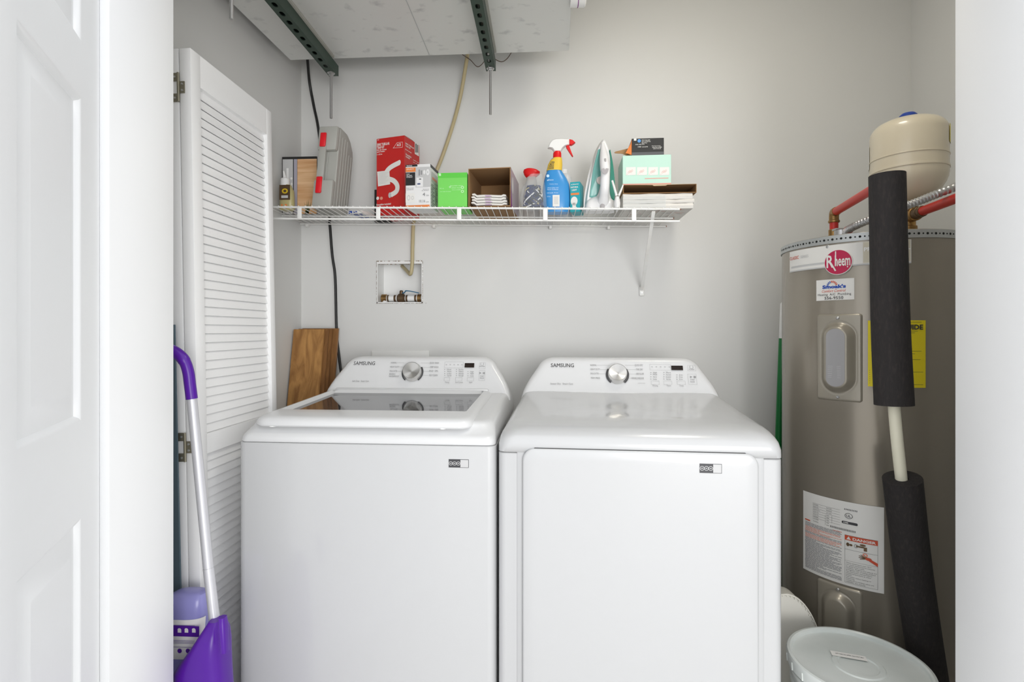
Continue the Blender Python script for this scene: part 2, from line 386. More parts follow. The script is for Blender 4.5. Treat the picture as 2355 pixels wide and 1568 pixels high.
# radial brushed metal for the dials
M_dial = mat('spun metal dial face', (0.72, 0.71, 0.69), 0.30, 1.0)
_t = M_dial.node_tree.nodes.new('ShaderNodeTangent'); _t.direction_type = 'RADIAL'; _t.axis = 'Y'
_b = M_dial.node_tree.nodes['Principled BSDF']; _b.inputs['Anisotropic'].default_value = 0.85
M_dial.node_tree.links.new(_t.outputs[0], _b.inputs['Tangent'])
def recess_text(b, mp, rd, rows, h, m=0):
    for s, l, r_, y in rows: tpx(b, mp, rd, s, l, r_, y+h/2, y-h/2, m=m)
def console_prints(con, mp, rd, brand, sub, left, right, disp, boxes, leds, lamps, start, power, extra=None):
    b = MB(); tpx(b, mp, rd, 'SAMSUNG', *brand, bold=0); b.build('brand_lettering', M_inkd, con)
    b = MB(); recess_text(b, mp, rd, left, 3.8); recess_text(b, mp, rd, right, 4.2); recess_text(b, mp, rd, sub, 4.0)
    for l, r_, y in extra or []:
        u0, v0 = rd(l, y); u1, _ = rd(r_, y); b.rect(mp, u0, u1, v0, v0+.0006, .0005)
    for (x, y, s, w_) in leds:
        u, v = rd(x, y); b.disc(mp, u, v, .0014, .0014, .0006, 0, 10)
        tpx(b, mp, rd, s, x+5, x+5+w_, y+1.6, y-1.6)
    for (l, r_, y0, y1) in boxes:
        u0, v0 = rd(l, y1); u1, v1 = rd(r_, y0); b.frame(mp, u0, u1, v0, v1, .0004, .0005)
    for s, l, r_, y, h in lamps: tpx(b, mp, rd, s, l, r_, y+h/2, y-h/2)
    u, v = rd(*power); b.disc(mp, u, v, .0062, .0062, .0005, 0, 24, .86, 120, 420)
    u, v = rd(*start)
    for k in (0, 1): b.rect(mp, u+.004+k*.004, u+.0065+k*.004, v-.003, v+.004, .0005)
    b.add([mp(u-.008, v+.004, .0005), mp(u-.008, v-.003, .0005), mp(u-.001, v+.0005, .0005)], [(0, 1, 2)])
    b.build('printed_markings', M_ink, con)
    l, r_, y0, y1 = disp; u0, v0 = rd(l, y1); u1, v1 = rd(r_, y0)
    b = MB(); b.rect(mp, u0, u1, v0, v1, .0008); b.build('display_window', M_disp, con)
def sticker(root, l, r_, t, bt, yl, split):
    mp, rd = local_plane(root, (0, yl, 0), (1, 0, 0), (0, 0, 1))
    u0, v0 = rd(l, bt); u1, v1 = rd(r_, t); us_, _ = rd(split, bt)
    b = MB(); b.box(u0, u1, yl-.0006, yl+.0002, v0, v1, 0); b.rect(mp, us_, u1-.001, v0+.001, v1-.001, .0009, 1)
    h = v1-v0
    for k in range(3):
        uc = u0 + (us_-u0)*(k+.55)/3.1; b.disc(mp, uc, (v0+v1)/2, h*.24, h*.24, .0009, 1, 16, .78)
        b.rect(mp, uc-h*.1, uc+h*.1, (v0+v1)/2-h*.04, (v0+v1)/2+h*.04, .0009, 1)
    b.build('sticker', [M_inkd, M_lgrey], root)

# ---- washer
ws = thing('washing_machine', 'white top-loading washing machine with dark glass lid, left of the matching dryer', 'washing machine', (-.810, 1.3895, 0), R(-1.07))
ZS = .896
b = MB(); b.loft([[Vector((x, y, z)) for x, y in rr(i, W_-i, i, .66, .022)] for z, i in ((.03, .0), (ZS-.003, 0), (ZS-.001, .002))]); b.build('cabinet', M_app, ws)
for x, y in ((.06, .06), (W_-.06, .06), (.06, .60), (W_-.06, .60)):
    b = MB(); b.lathe([(.022, 0), (.022, .012), (.012, .014), (.012, .032)], (x, y, 0), 16); b.build('foot', M_black, ws)
b = MB(); T = .040
def wr(ix, iy0, z, r=.03, tf=1.0, yb=.675): return [Vector((x, y, z + T*max(y-.03, 0)*tf)) for x, y in rr(ix, W_-ix, iy0, yb, r)]
b.loft([wr(.003, .003, ZS, .022, 0), wr(.001, .001, ZS+.003, .024, 0), wr(.003, .003, ZS+.016, .03, .3), wr(.005, .014, ZS+.024, .034, .5), wr(.008, .034, ZS+.033, .04, .7), wr(.013, .042, ZS+.045, .045, .9),
        wr(.022, .048, ZS+.052, .045), wr(.034, .060, ZS+.054, .04), wr(.10, .12, ZS+.054, .02)])
b.build('top_cover', M_appm, ws, sharp=60)
b = MB(); lx0, lx1, ly0, ly1 = .030, .622, .012, .526; gx0, gx1, gy0, gy1 = .056, .590, .120, .500
def lr(i, z, r, g=0, k=1.0):
    if g: pts = rr(gx0+i, gx1-i, gy0+i, gy1-i, r)
    else: pts = rr(lx0+i, lx1-i, ly0+i*k, ly1-i, r)
    return [Vector((x, y, z + T*(y-.03))) for x, y in pts]
ZL = ZS+.040
b.loft([lr(.020, ZL, .02), lr(.004, ZL, .035), lr(0, ZL+.004, .04), lr(0, ZL+.012, .04), lr(.004, ZL+.019, .04), lr(.014, ZL+.024, .035),
        lr(.024, ZL+.0255, .03), lr(-.001, ZL+.0265, .006, 1), lr(0, ZL+.025, .006, 1), lr(.008, ZL+.014, .004, 1)], caps=(1, 0))
lid = b.build('lid_frame', M_appm, ws, sharp=40)
b = MB(); b.loft([lr(.006, ZL+.0125, .004, 1), lr(.006, ZL+.0155, .004, 1)]); b.build('glass_panel', M_glass, lid)
b = MB(); b.box(lx0+.02, lx1-.02, ly1-.002, ly1+.012, ZL+.018+.020, ZL+.018+.030, bev=.003); b.build('hinge_cover', M_appm, ws)
for x in (.085, .545):
    b = MB(); b.lathe([(.008, -.0035), (.010, -.002), (.010, 0.0)], (x, ly0+.012, ZL+.001), 20); b.build('lid_bumper', M_white, lid)
con, mp, rd = console(ws)
dial(con, mp, rd, 949, 856, 20)
console_prints(con, mp, rd, (813, 862, 839, 831), [('Soft Close   Smart Care', 810, 848, 876)],
    [('NORMAL', 899, 912, 834), ('HEAVY DUTY', 897, 918, 843.5), ('DELICATES', 896, 913, 853), ('BEDDING /', 895, 910, 860), ('WATERPROOF', 894, 917, 865.2)],
    [('QUICK WASH', 988, 1009, 834.5), ('DEEP WASH', 989, 1008, 844), ('RINSE + SPIN', 987, 1007, 853), ('SELF CLEAN', 987, 1006, 862.5)],
    (1068.5, 1091, 835, 845), [(1022, 1066, 832, 846), (1021, 1035, 868, 876), (1047, 1063, 868, 876), (1074, 1090, 868, 876), (1102, 1117, 834, 848), (1101, 1116, 852, 875)],
    [(1023, y, s, 10) for y, s in ((849.5, 'Hot'), (854, 'Warm'), (859, 'Eco Warm'), (863.5, 'Tap Cold'))] + [(1050, y, s, 11) for y, s in ((849.5, 'Extra Heavy'), (854, 'Heavy'), (859, 'Normal'), (863.5, 'Extra Light'))] + [(1076.5, y, s, 8) for y, s in ((854.5, 'High'), (859, 'Medium'), (864, 'Low'))],
    [('Temp.', 1023, 1034, 879, 3), ('Soil Level', 1047, 1064, 879, 3), ('Spin', 1079, 1086, 879, 3), ('o   o   o   o   o', 1025, 1064, 838, 3), ('POWER', 1103, 1115, 842.5, 2.6), ('START', 1104, 1113, 865, 3), ('PAUSE', 1104, 1113, 869.5, 3)],
    (1108, 858), (1109, 837), extra=[(912, 930, 834.5), (918, 928, 844), (913, 926, 853.5), (968, 987, 835), (972, 988, 844.5), (974, 987, 853.5), (972, 986, 863)])
sticker(ws, 1032, 1078, 1056.5, 1074.5, -.0003, 1059)

# ---- dryer
dr = thing('clothes_dryer', 'white front-loading clothes dryer with smooth top, right of the washing machine', 'dryer', (-.1177, 1.366, 0), R(-3.13))
ZD = .884; FY = .014
b = MB()
b.loft([[Vector((x, y, z)) for x, y in rr(i, W_-i, i, .64, .020)] for z, i in ((.03, 0), (ZD-.003, 0), (ZD-.001, .002))]); b.build('cabinet', M_app, dr)
for x, y in ((.06, .06), (W_-.06, .06), (.06, .58), (W_-.06, .58)):
    b = MB(); b.lathe([(.022, 0), (.022, .012), (.012, .014), (.012, .032)], (x, y, 0), 16); b.build('foot', M_black, dr)
b = MB(); T2 = .055
def dish(x, y):
    u = (x-W_/2)/(W_/2-.09); v = (y-.33)/.20
    return -.010*max(0, 1-u*u)*max(0, 1-v*v)
def drr(i, iy, z, r, tf=1.0):
    return [Vector((x, y, z + T2*max(y-.04, 0)*tf + (dish(x, y) if i > .03 else 0))) for x, y in rr(i, W_-i, iy, .66, r, 8)]
sec = [(.002, .002, ZD, .020, 0), (0, -.004, ZD+.002, .022, 0), (.0, -.009, ZD+.020, .03, .25), (.003, -.006, ZD+.036, .036, .5), (.007, .002, ZD+.046, .042, .7), (.014, .016, ZD+.056, .048, .9), (.022, .034, ZD+.062, .05, 1), (.032, .055, ZD+.0655, .05, 1), (.05, .085, ZD+.067, .05, 1), (.08, .12, ZD+.0675, .05, 1),
       (.12, .16, ZD+.068, .05, 1), (.17, .21, ZD+.068, .04, 1), (.23, .27, ZD+.068, .04, 1), (.29, .32, ZD+.068, .02, 1)]
b.loft([drr(*q) for q in sec]); b.build('top_cover', M_app, dr, sharp=60)
# door with rounded corners, frame in (x, z)
mpf, rdf = local_plane(dr, (0, 0, 0), (1, 0, 0), (0, 0, 1))
dx0 = rdf(1203, 1100)[0]; dx1 = rdf(1741, 1100)[0]; dz1 = rdf(1470, 1035)[1]; dz0 = .16
b = MB()
b.loft([[mpf(x, z, o) for x, z in rr(dx0+i, dx1-i, dz0+i, dz1-i, .030)] for i, o in ((.002, -.002), (0, .002), (0, FY-.003), (.002, FY-.001), (.005, FY), (.03, FY), (.12, FY-.0008), (.2, FY-.0010))])
dd_ = b.build('door_panel', M_app, dr, sharp=60)
b = MB(); b.loft([[mpf(x, z, o) for x, z in rr(dx0-i, dx1+i, dz0-i, dz1+i, .035)] for i, o in ((.0, .0022), (.014, .0018), (.016, .0001))], caps=(0, 0)); b.build('door_surround', M_app, dr, sharp=60)
b = MB(); b.prism(rr(dx0+.028, dx1-.028, dz1-.006, dz1+.0015, .002), mpf, .002, .0095); b.build('door_gap_seal', M_dark, dr)
con, mp, rd = console(dr)
dial(con, mp, rd, 1420, 861, 21.5)
console_prints(con, mp, rd, (1267, 1320, 844, 835.5), [('Sensor Dry   Smart Care', 1266, 1318, 882)],
    [('NORMAL', 1358, 1372, 839.5), ('HEAVY DUTY', 1358, 1380, 849), ('DELICATES', 1358, 1377, 858.7), ('PERM PRESS', 1359, 1380, 869)],
    [('QUICK DRY', 1460, 1479, 839.5), ('TIME DRY', 1463, 1479, 849.5), ('AIR FLUFF', 1463, 1481, 859.5), ('WRINKLE RELEASE', 1452, 1481, 869.5)],
    (1544.5, 1570, 841, 851), [(1495, 1542, 838, 851), (1498, 1516, 876, 884), (1527, 1545, 876, 884), (1558, 1576, 876, 884), (1582, 1599, 840, 853), (1584, 1601, 860, 884)],
    [(1497, y, s, 9) for y, s in ((856.5, 'High'), (861, 'Med'), (866.5, 'Med Low'), (871.5, 'Low'))] + [(1527, y, s, 11) for y, s in ((856.5, 'More'), (861.5, 'Normal'), (866.5, 'Less'), (871.5, 'Very Less'))] + [(1557, y, s, 8) for y, s in ((862, '60 min'), (867, '40 min'), (872, '30 min'))],
    [('Drying', 1501, 1513, 886.5, 3), ('Time', 1533, 1543, 886.5, 3), ('Temp.', 1563, 1573, 886.5, 3), ('o   o   o   o   o', 1498, 1541, 843, 3), ('POWER', 1585, 1597, 849.5, 2.6), ('START', 1588, 1598, 873, 3), ('PAUSE', 1588, 1598, 878, 3)],
    (1593, 867), (1590, 844), extra=[(1372, 1402, 840), (1380, 1397, 850), (1377, 1395, 859.5), (1438, 1460, 840), (1442, 1463, 850), (1445, 1463, 860), (1443, 1452, 870), (1467, 1484, 881)])
sticker(dr, 1609, 1660, 1067, 1087, -FY-.0003, 1640)

# ---------------------------------------------------------------- water heater
HC, HR, HZ = Vector((1.0617, 1.852, 0)), .255, 1.477
def cyl(px, py):
    d = ray(px); A = d[0]**2 + d[1]**2; B = -2*(d[0]*HC.x + d[1]*HC.y); C = HC.x**2 + HC.y**2 - HR**2
    D = B*B - 4*A*C; t = (-B - math.sqrt(max(D, 0)))/(2*A)
    x, y = t*d[0]-HC.x, t*d[1]-HC.y
    return HR*math.atan2(x, -y), CZ + t*(HY-py)/F
cm = lambda u, v, off=0.0: Vector(((HR+off)*math.sin(u/HR), -(HR+off)*math.cos(u/HR), v))     # in the heater's own frame
wh = thing('water_heater', 'tall taupe cylindrical water heater with round red badge, standing right of the dryer', 'water heater', (HC.x, HC.y, 0))
b = MB(); b.lathe([(HR-.02, 0), (HR-.002, .01), (HR, .02), (HR, HZ-.02)], n=96); b.build('tank_jacket', M_tank, wh)
b = MB(); b.lathe([(HR+.001, HZ-.022), (HR+.0025, HZ-.020), (HR+.0025, HZ-.006), (HR-.002, HZ), (HR-.05, HZ+.003), (.01, HZ+.012)], n=96); b.build('top_cap', M_panel, wh)
# perforated strap around the shoulder
zs = cyl(1940, 548)[1]
b = MB(); hw = .0115; N = 120
vs = []; fs = []
for i in range(N):
    u = 2*math.pi*HR*i/N - math.pi*HR
    for v, o in ((zs-hw, .001), (zs-hw, .0035), (zs+hw, .0035), (zs+hw, .001)): vs.append(cm(u, v, o))
for i in range(N):
    k = (i+1) % N
    for a in range(3): fs.append((i*4+a, k*4+a, k*4+a+1, i*4+a+1))
b.add(vs, fs); st = b.build('metal_strap', M_galv2, wh)
b = MB()
for i in range(76):
    u = -.46 + i*.0118
    b.disc(cm, u, zs, .0022 if i % 2 else .0034, .0022 if i % 2 else .0034, .0040, 0, 12)
o = b.build('strap_holes', M_slot, st, kind='stuff')
# screw head high on the jacket
def screw(u, v, off, par, r=.0045):
    b = MB(); b.loft([[cm(u+q*math.cos(a), v+q*math.sin(a), off+z) for a in [2*math.pi*j/14 for j in range(14)]] for q, z in ((r, 0), (r, .0015), (r*.6, .003))]); b.build('screw', M_zinc, par)
screw(*cyl(1904, 568), .001, wh, .007)
# element covers: pressed plates with raised oblong
def cover(l, r_, t, bt, full=True):
    u0, v1 = cyl(l, t); u1, _ = cyl(r_, t); v0 = cyl((l+r_)/2, bt)[1]; v1 = cyl((l+r_)/2, t)[1]
    W2, H2 = (u1-u0)/2, (v1-v0)/2; uc, vc = (u0+u1)/2, (v0+v1)/2
    def sst(a, b_, x): x = min(max((x-a)/(b_-a), 0), 1); return x*x*(3-2*x)
    def sd(x, y, hx, hy, r): qx, qy = abs(x)-hx+r, abs(y)-hy+r; return math.hypot(max(qx, 0), max(qy, 0)) + min(max(qx, qy), 0) - r
    nu, nv = 56, 96; vs = []; fs = []
    for i in range(nu+1):
        for j in range(nv+1):
            x = -W2 + 2*W2*i/nu; y = -H2 + 2*H2*j/nv
            e = sd(x, y, W2, H2, .008)
            h = -.002 if e > .0005 else .005*sst(.0005, -.004, e)
            dcl = sd(x, y, W2*.76, H2*.83, W2*.76)
            h += .022*sst(0, -.022, dcl) + (-.0015*sst(.004, 0, dcl) if dcl > 0 else -.0015)
            vs.append(cm(uc+x, vc+y, h))
    for i in range(nu):
        for j in range(nv): a = i*(nv+1)+j; fs.append((a, a+nv+1, a+nv+2, a+1))
    b = MB(); b.add(vs, fs); c = b.build('element_cover', M_panel, wh, sharp=60)
    screw(uc, v1-.012, .005, c); screw(uc, v0+.012, .005, c)
    return c, uc, vc, W2, H2
c, uc, vc, W2, H2 = cover(1880, 1984, 722, 922)
b = MB(); rx = W2*.37; hy = H2*.66
pts = [(uc+rx*math.cos(R(a)), vc+(hy-rx)+rx*math.sin(R(a))) for a in range(0, 181, 12)] + [(uc+rx*math.cos(R(a)), vc-(hy-rx)+rx*math.sin(R(a))) for a in range(180, 361, 12)]
b.add([cm(u, v, .0262) for u, v in pts] + [cm(uc, vc, .0262)], [(i, (i+1) % len(pts), len(pts)) for i in range(len(pts))])
for k in range(7): b.rect(cm, uc-rx*.8, uc+rx*.6, vc-hy*.30-k*.0055, vc-hy*.30-k*.0055+.0010, .0266, 1)
b.build('warning_label', [M_foil, M_lgrey], c)
cover(1880, 1984, 1346, 1500)
# brand strip and badge
u0, v1 = cyl(1819, 580); v0 = cyl(1819, 627)[1]; u1 = cyl(2094, 575)[0]
b = MB(); b.loft([[cm(u0+(u1-u0)*i/40, v, o) for v, o in ((v0, .001), (v0, .004), (v1, .004), (v1, .001))] for i in range(41)])
b.rect(cm, u0+.01, (u0+u1)/2-.01, v0+.012, v0+.018, .0043, 1, 20); b.rect(cm, u0, u1, v0, v0+.004, .0043, 1, 40)
b.rect(cm, cyl(1985, 600)[0], u1-.002, v0+.006, v1-.001, .0044, 2, 20)
def ct(b, s, l, r_, base, top, off, m=0, bold=0, shear=0):
    a0, w0 = cyl(l, base); a1, w1 = cyl(r_, base); h = cyl(l, top)[1]-w0
    b.text(cm, s, a0, w0, a1-a0, h, off, m, bold, shear)
strip = b.build('brand_strip', [M_lblw, M_lgrey, mat('champagne strip print', (0.62, 0.58, 0.47), .4)], wh)
b = MB(); ct(b, 'CLASSIC', 1820, 1840, 599, 592, .0050, 0, .01); ct(b, 'SERIES', 1844, 1862, 594, 588, .0050, 1)
ct(b, 'PROFESSIONAL', 1987, 2092, 578, 569, .0052, 2, .03); b.build('strip_lettering', [M_lred, M_lgrey, M_white], strip)
bu, bv = cyl(1929, 603); br = (cyl(1961, 603)[0]-cyl(1897, 603)[0])/2
b = MB(); b.loft([[cm(bu+q*math.cos(a), bv+q*math.sin(a)*1.0, o) for a in [2*math.pi*j/48 for j in range(48)]] for q, o in ((br, .001), (br, .0062), (br*.98, .0070), (br*.6, .0072), (br*.3, .0072), (.0005, .0072))], 0)
b.disc(cm, bu, bv, br*.94, br*.94, .0078, 1, 48)
k = br
b.text(cm, 'R', bu-k*.80, bv-k*.38, k*.52, k*1.0, .0086, 0, .02)
b.text(cm, 'heem', bu-k*.20, bv-k*.30, k*1.04, k*.86, .0086, 0, .02)
b.rect(cm, bu-k*.185, bu-k*.105, bv-k*.28, bv+k*.86, .0086, 0)
b.add([cm(bu-k*.46, bv+k*.04, .0086), cm(bu-k*.56, bv+k*.02, .0086), cm(bu-k*.20, bv-k*.70, .0086), cm(bu-k*.10, bv-k*.66, .0086)], [(0, 1, 2, 3)])
b.disc(cm, bu+k*.66, bv-k*.42, k*.045, k*.045, .0086, 0, 12)
b.build('round_badge', [M_lblw, M_crim], wh)
# installer's sticker
u0, v1 = cyl(1878, 645); u1, _ = cyl(1965, 645); v0 = cyl(1878, 692)[1]
b = MB(); b.rect(cm, u0, u1, v0, v1, .0012, 0, 12)
sc_ = b.build('installer_sticker', M_lblw, wh)
b = MB(); ct(b, "Smoak's", 1892, 1946, 664, 656, .002, 0, .05); ct(b, 'Comfort Control', 1891, 1946, 673, 667, .002, 1, 0, .4); ct(b, 'Heating  A/C  Plumbing', 1882, 1958, 681, 676, .002, 2); ct(b, '556-9550', 1897, 1940, 689, 682.5, .002, 2, .01)
au, av = cyl(1914, 657.5); ar = cyl(1927, 657)[0]-au
for i in range(9):
    a = 12 + i*19.5; b.disc(cm, au, av, ar, ar, .002, 1 if i < 5 else 0, 3, .62, a, a+12)
b.build('sticker_lettering', [M_lblue, M_lred, M_inkd], sc_)
# yellow energy label
u0, v1 = cyl(1996, 737); u1, _ = cyl(2128, 737); v0 = cyl(1996, 888)[1]
b = MB(); b.rect(cm, u0, u1, v0, v1, .0012, 0, 24); en = b.build('energy_label', M_lbly, wh)
b = MB(); hgt = v1-v0; wdt = u1-u0
b.text(cm, 'ENERGYGUIDE', u0+wdt*.05, v1-hgt*.135, wdt*.90, hgt*.075, .002, 0, .04)
b.text(cm, '$419', u0+wdt*.36, v1-hgt*.40, wdt*.36, hgt*.07, .002, 0, .02)
for q, a0, a1 in ((.03, .08, .92), (.165, .45, .85), (.19, .5, .8), (.46, .05, .92), (.50, .6, .8), (.585, .1, .9), (.64, .3, .7), (.77, .1, .95), (.89, .3, .75), (.955, .7, .95)):
    b.rect(cm, u0+wdt*a0, u0+wdt*a1, v1-hgt*q, v1-hgt*q+.0008, .002, 0, 6)
b.rect(cm, u0+wdt*.30, u0+wdt*.73, v1-hgt*.74, v1-hgt*.68, .002, 0, 6)
for i in range(7): b.disc(cm, u0+wdt*.03, v0+.01+i*.006, .0008, .0008, .002, 0, 6)
b.build('label_lettering', M_inkd, en)
# rating and warning label
u0, v1 = cyl(1848, 1127); u1 = cyl(2033, 1165)[0]; v0 = cyl(1848, 1306)[1]
b = MB(); b.rect(cm, u0, u1, v0, v1, .0012, 0, 24); rl = b.build('rating_label', M_lblw, wh)
w_, h_ = u1-u0, v1-v0; U = lambda q: u0+w_*q; V = lambda q: v1-h_*q
b = MB(); rnd = random.Random(3)
fr = .0006
for q in (.115, .145, .175, .205, .235, .265, .295): b.rect(cm, U(.16), U(.52), V(q), V(q)+.0004, .002, 0, 10)
for i, s_ in enumerate(('MODEL', 'SERIAL', 'CAPACITY', 'VOLTS', 'WATTS', 'UPPER', 'LOWER', 'TOTAL')):
    b.text(cm, s_, U(.165), V(.135+.03*i), w_*(.05+.006*len(s_)), h_*.010, .002)
    b.text(cm, ['ELECTRIC', '0000', 'US GAL', '240', '208', '4500', '4500', '4500'][i], U(.35), V(.135+.03*i), w_*(.07 if i < 3 else .035), h_*.010, .002)
b.rect(cm, U(.335), U(.337), V(.345), V(.22), .002); b.rect(cm, U(.42), U(.422), V(.30), V(.21), .002)
b.disc(cm, U(.62), V(.165), w_*.045, w_*.036, .002, 0, 28, .86); b.text(cm, 'UL', U(.593), V(.18), w_*.05, h_*.028, .002, 0, .02)
for i in range(9): b.rect(cm, U(.57+.017*i), U(.578+.017*i), V(.10), V(.082), .002)
for i in range(24): b.rect(cm, U(.40+.0125*i), U(.406+.0125*i), V(.352), V(.328), .002)
b.prism([(u, v) for u, v in rr(U(.54), U(.72), V(.265), V(.235), .003, 3)], cm, .0018, .0021); b.text(cm, 'AZEM', U(.555), V(.256), w_*.06, h_*.014, .0026, 2, .03)
# left column of small print
y = .355; b.rect(cm, U(.035), U(.12), V(y+.006), V(y-.008), .002, 1)
b.text(cm, 'CAUTION', U(.43), V(.385), w_*.11, h_*.013, .002, 1, .02)
for i in range(46):
    y = .385 + i*.0128; red = (4 <= i <= 8) or (11 <= i <= 14)
    x0 = .035 + rnd.random()*.01; x1 = .54 - (rnd.random()*.35 if rnd.random() < .3 else 0)
    while x0 < x1-.02:
        l = min(rnd.uniform(.02, .07), x1-x0); b.rect(cm, U(x0), U(x0+l), V(y), V(y)+h_*.0062, .002, 3 if red else 4, 2); x0 += l+.006
b.frame(cm, U(.575), U(.935), V(.965), V(.395), .0005, .002, 0, 12)
b.rect(cm, U(.575), U(.935), V(.455), V(.398), .0022, 1, 10); b.text(cm, 'DANGER', U(.665), V(.442), w_*.25, h_*.030, .0028, 2, .03)
b.add([cm(U(.595), V(.445), .0028), cm(U(.645), V(.445), .0028), cm(U(.62), V(.405), .0028)], [(0, 1, 2)], 2)
# picture: tap, running water and scalded hand
b.disc(cm, U(.61), V(.505), w_*.018, h_*.022, .0024, 5, 16); b.disc(cm, U(.645), V(.505), w_*.020, h_*.014, .0024, 5, 6)
b.disc(cm, U(.70), V(.505), w_*.020, h_*.022, .0024, 0, 18, .8)
b.rect(cm, U(.70), U(.79), V(.513), V(.495), .0024, 5, 4); b.rect(cm, U(.785), U(.82), V(.545), V(.498), .0024, 5); b.disc(cm, U(.775), V(.48), w_*.035, h_*.012, .0024, 5, 8)
b.rect(cm, U(.575), U(.935), V(.566), V(.565)+.0003, .002, 0, 8); b.rect(cm, U(.575), U(.935), V(.70), V(.70)+.0004, .002, 0, 8)
b.disc(cm, U(.80), V(.59), w_*.03, h_*.022, .0026, 3, 10, .5)
for a, l in ((158, .085), (170, .10), (183, .10), (196, .09), (140, .06)):
    c_, s_ = math.cos(R(a)), math.sin(R(a)); X, Yq = U(.83), V(.625)
    b.add([cm(X - s_*.0016, Yq + c_*.0016, .0026), cm(X + s_*.0016, Yq - c_*.0016, .0026), cm(X+c_*l*w_+s_*.0008, Yq+s_*l*w_-c_*.0008, .0026), cm(X+c_*l*w_-s_*.0008, Yq+s_*l*w_+c_*.0008, .0026)], [(0, 1, 2, 3)], 5)
b.disc(cm, U(.835), V(.63), w_*.035, h_*.017, .0027, 1, 14)
b.add([cm(U(.83), V(.615), .0026), cm(U(.84), V(.65), .0026), cm(U(.935), V(.70), .0026), cm(U(.935), V(.662), .0026)], [(0, 1, 2, 3)], 1)
for i, s_ in enumerate(('Water temperature over 125 F', 'can cause severe burns instantly', 'or death from scalds.', 'Children, disabled and elderly are', 'at highest risk of being scalded.', 'See instruction manual before', 'setting temperature at water', 'heater.', 'Feel water before bathing or', 'showering.', 'Temperature limiting valves are', 'available, see manual.')):
    b.text(cm, s_, U(.59), V(.728+i*.0205), w_*.0098*len(s_), h_*.0115, .002)
b.build('label_printing', [M_inkd, M_lred, M_lblw, M_lpink, M_ink, M_bronze], rl)

# pipes above the heater
def fit(mb, c, ax, r, l, m=0): mb.lathe([(r*.9, -l/2), (r, -l/2+.002), (r, l/2-.002), (r*.9, l/2)], c, 18, m, ax)
q0 = Pd(1918, 535, 1.72); q1 = Pd(1918, 489, 1.72); q2 = Vector((Pd(2036, 402, 1.36).x, Pd(2036, 402, 1.36).y, q1.z))
dirf = (q2-q1).normalized()
fp = hp = thing('relief_drain_pipe', 'pipe with red run from the heater top turning down inside black foam sleeves', 'pipe', (q2.x, q2.y, 0))
b = MB(); b.tube([q0-Vector((0, 0, .012)), q1-Vector((0, 0, .02))], .0125, 16); b.build('riser', M_red, hp, True)
b = MB(); b.tube([q1+dirf*.015, q2-dirf*.01], .0125, 16); b.build('horizontal_run', M_red, hp, True)
b = MB(); b.tube(smooth([q1-Vector((0, 0, .028)), q1-Vector((0, 0, .010)), q1+dirf*.005+Vector((0, 0, .0)), q1+dirf*.024], 4), .0140, 16); fit(b, q1-Vector((0, 0, .028)), (0, 0, 1), .0165, .008)
b.build('elbow_fitting', M_brass, hp, True)
b = MB(); fit(b, q0-Vector((0, 0, .005)), (0, 0, 1), .0155, .03); b.build('heater_nipple', M_brass, hp, True)
b = MB(); b.tube(smooth([q2-dirf*.03, q2-dirf*.006, q2+Vector((0, 0, -.006)), q2-Vector((0, 0, .03))], 4), .0145, 16); b.build('copper_elbow', M_brass, hp, True)
# drain pipe in foam
pa = q2-Vector((0, 0, .02)); pb = Pd(2056, 931, 1.355); pc = Pd(2073, 1102, 1.375); pdn = Pd(2158, 1660, 1.49)
b = MB(); b.tube(smooth([pa, Pd(2044, 600, 1.36), Pd(2048, 760, 1.36), pb, pc, Pd(2098, 1300, 1.42), Pd(2128, 1500, 1.455), pdn], 8), .0135, 16); b.build('plastic_pipe', M_pvc, fp, True)
def sleeve(pts, rs, nm):
    pts = smooth(pts, 8); n = len(pts); rr_ = [rs[0]+(rs[1]-rs[0])*i/(n-1) for i in range(n)]
    b = MB(); b.tube(pts, rr_, 28, caps=(0, 0)); b.tube(pts, [.014]*n, 20, caps=(0, 0))
    # ring ends
    for e in (0, -1):
        t = (pts[1]-pts[0] if e == 0 else pts[-1]-pts[-2]).normalized()
        b.lathe([(.014, 0), (rr_[e], 0)], pts[e], 28, ax=t, caps=(0, 0))
    b.build(nm, M_foam, fp, True)
sleeve([Pd(2040, 402, 1.36), Pd(2044, 600, 1.36), Pd(2048, 760, 1.36), Pd(2056, 931, 1.355)], (.0395, .0425), 'foam_sleeve')
sleeve([Pd(2075, 1100, 1.375), Pd(2098, 1300, 1.42), Pd(2128, 1500, 1.455), Pd(2150, 1630, 1.48)], (.0430, .0425), 'foam_sleeve')

# expansion tank
EX = Vector((1.133, 1.768, 0)); ez0 = Pd(2090, 450, 1.65).z; ez1 = Pd(2090, 264, 1.66).z
et = thing('expansion_tank', 'cream coloured domed expansion tank mounted above the water heater', 'expansion tank', (EX.x, EX.y, ez0))
h = ez1-ez0; er = .102
b = MB(); b.lathe([(.018, -.012), (.035, -.008), (.055, .001), (.072, .013), (.086, .028), (er-.007, .044), (er-.002, .058), (er, .072), (er, h*.33), (er+.0022, h*.335), (er+.0022, h*.355), (er, h*.36), (er, h*.485), (er+.0018, h*.49), (er+.0018, h*.50), (er, h*.505), (er, h-.050), (er-.002, h-.038), (er-.008, h-.026), (er-.018, h-.016), (er-.035, h-.008), (.045, h-.001), (.02, h+.003), (.001, h+.004)], n=64)
b.build('tank_shell', M_cream, et)
b = MB(); b.lathe([(.024, 0), (.024, .010), (.018, .016), (.001, .017)], (0, 0, h+.002), 24); b.build('valve_cap', M_blue, et)
def ecm(u, v, off=0): return Vector(((er+off)*math.sin(u/er), -(er+off)*math.cos(u/er), v))
b = MB(); b.rect(ecm, .078, .14, h*.62, h*.84, .0012, 0, 10); b.build('yellow_label', M_lbly, et)
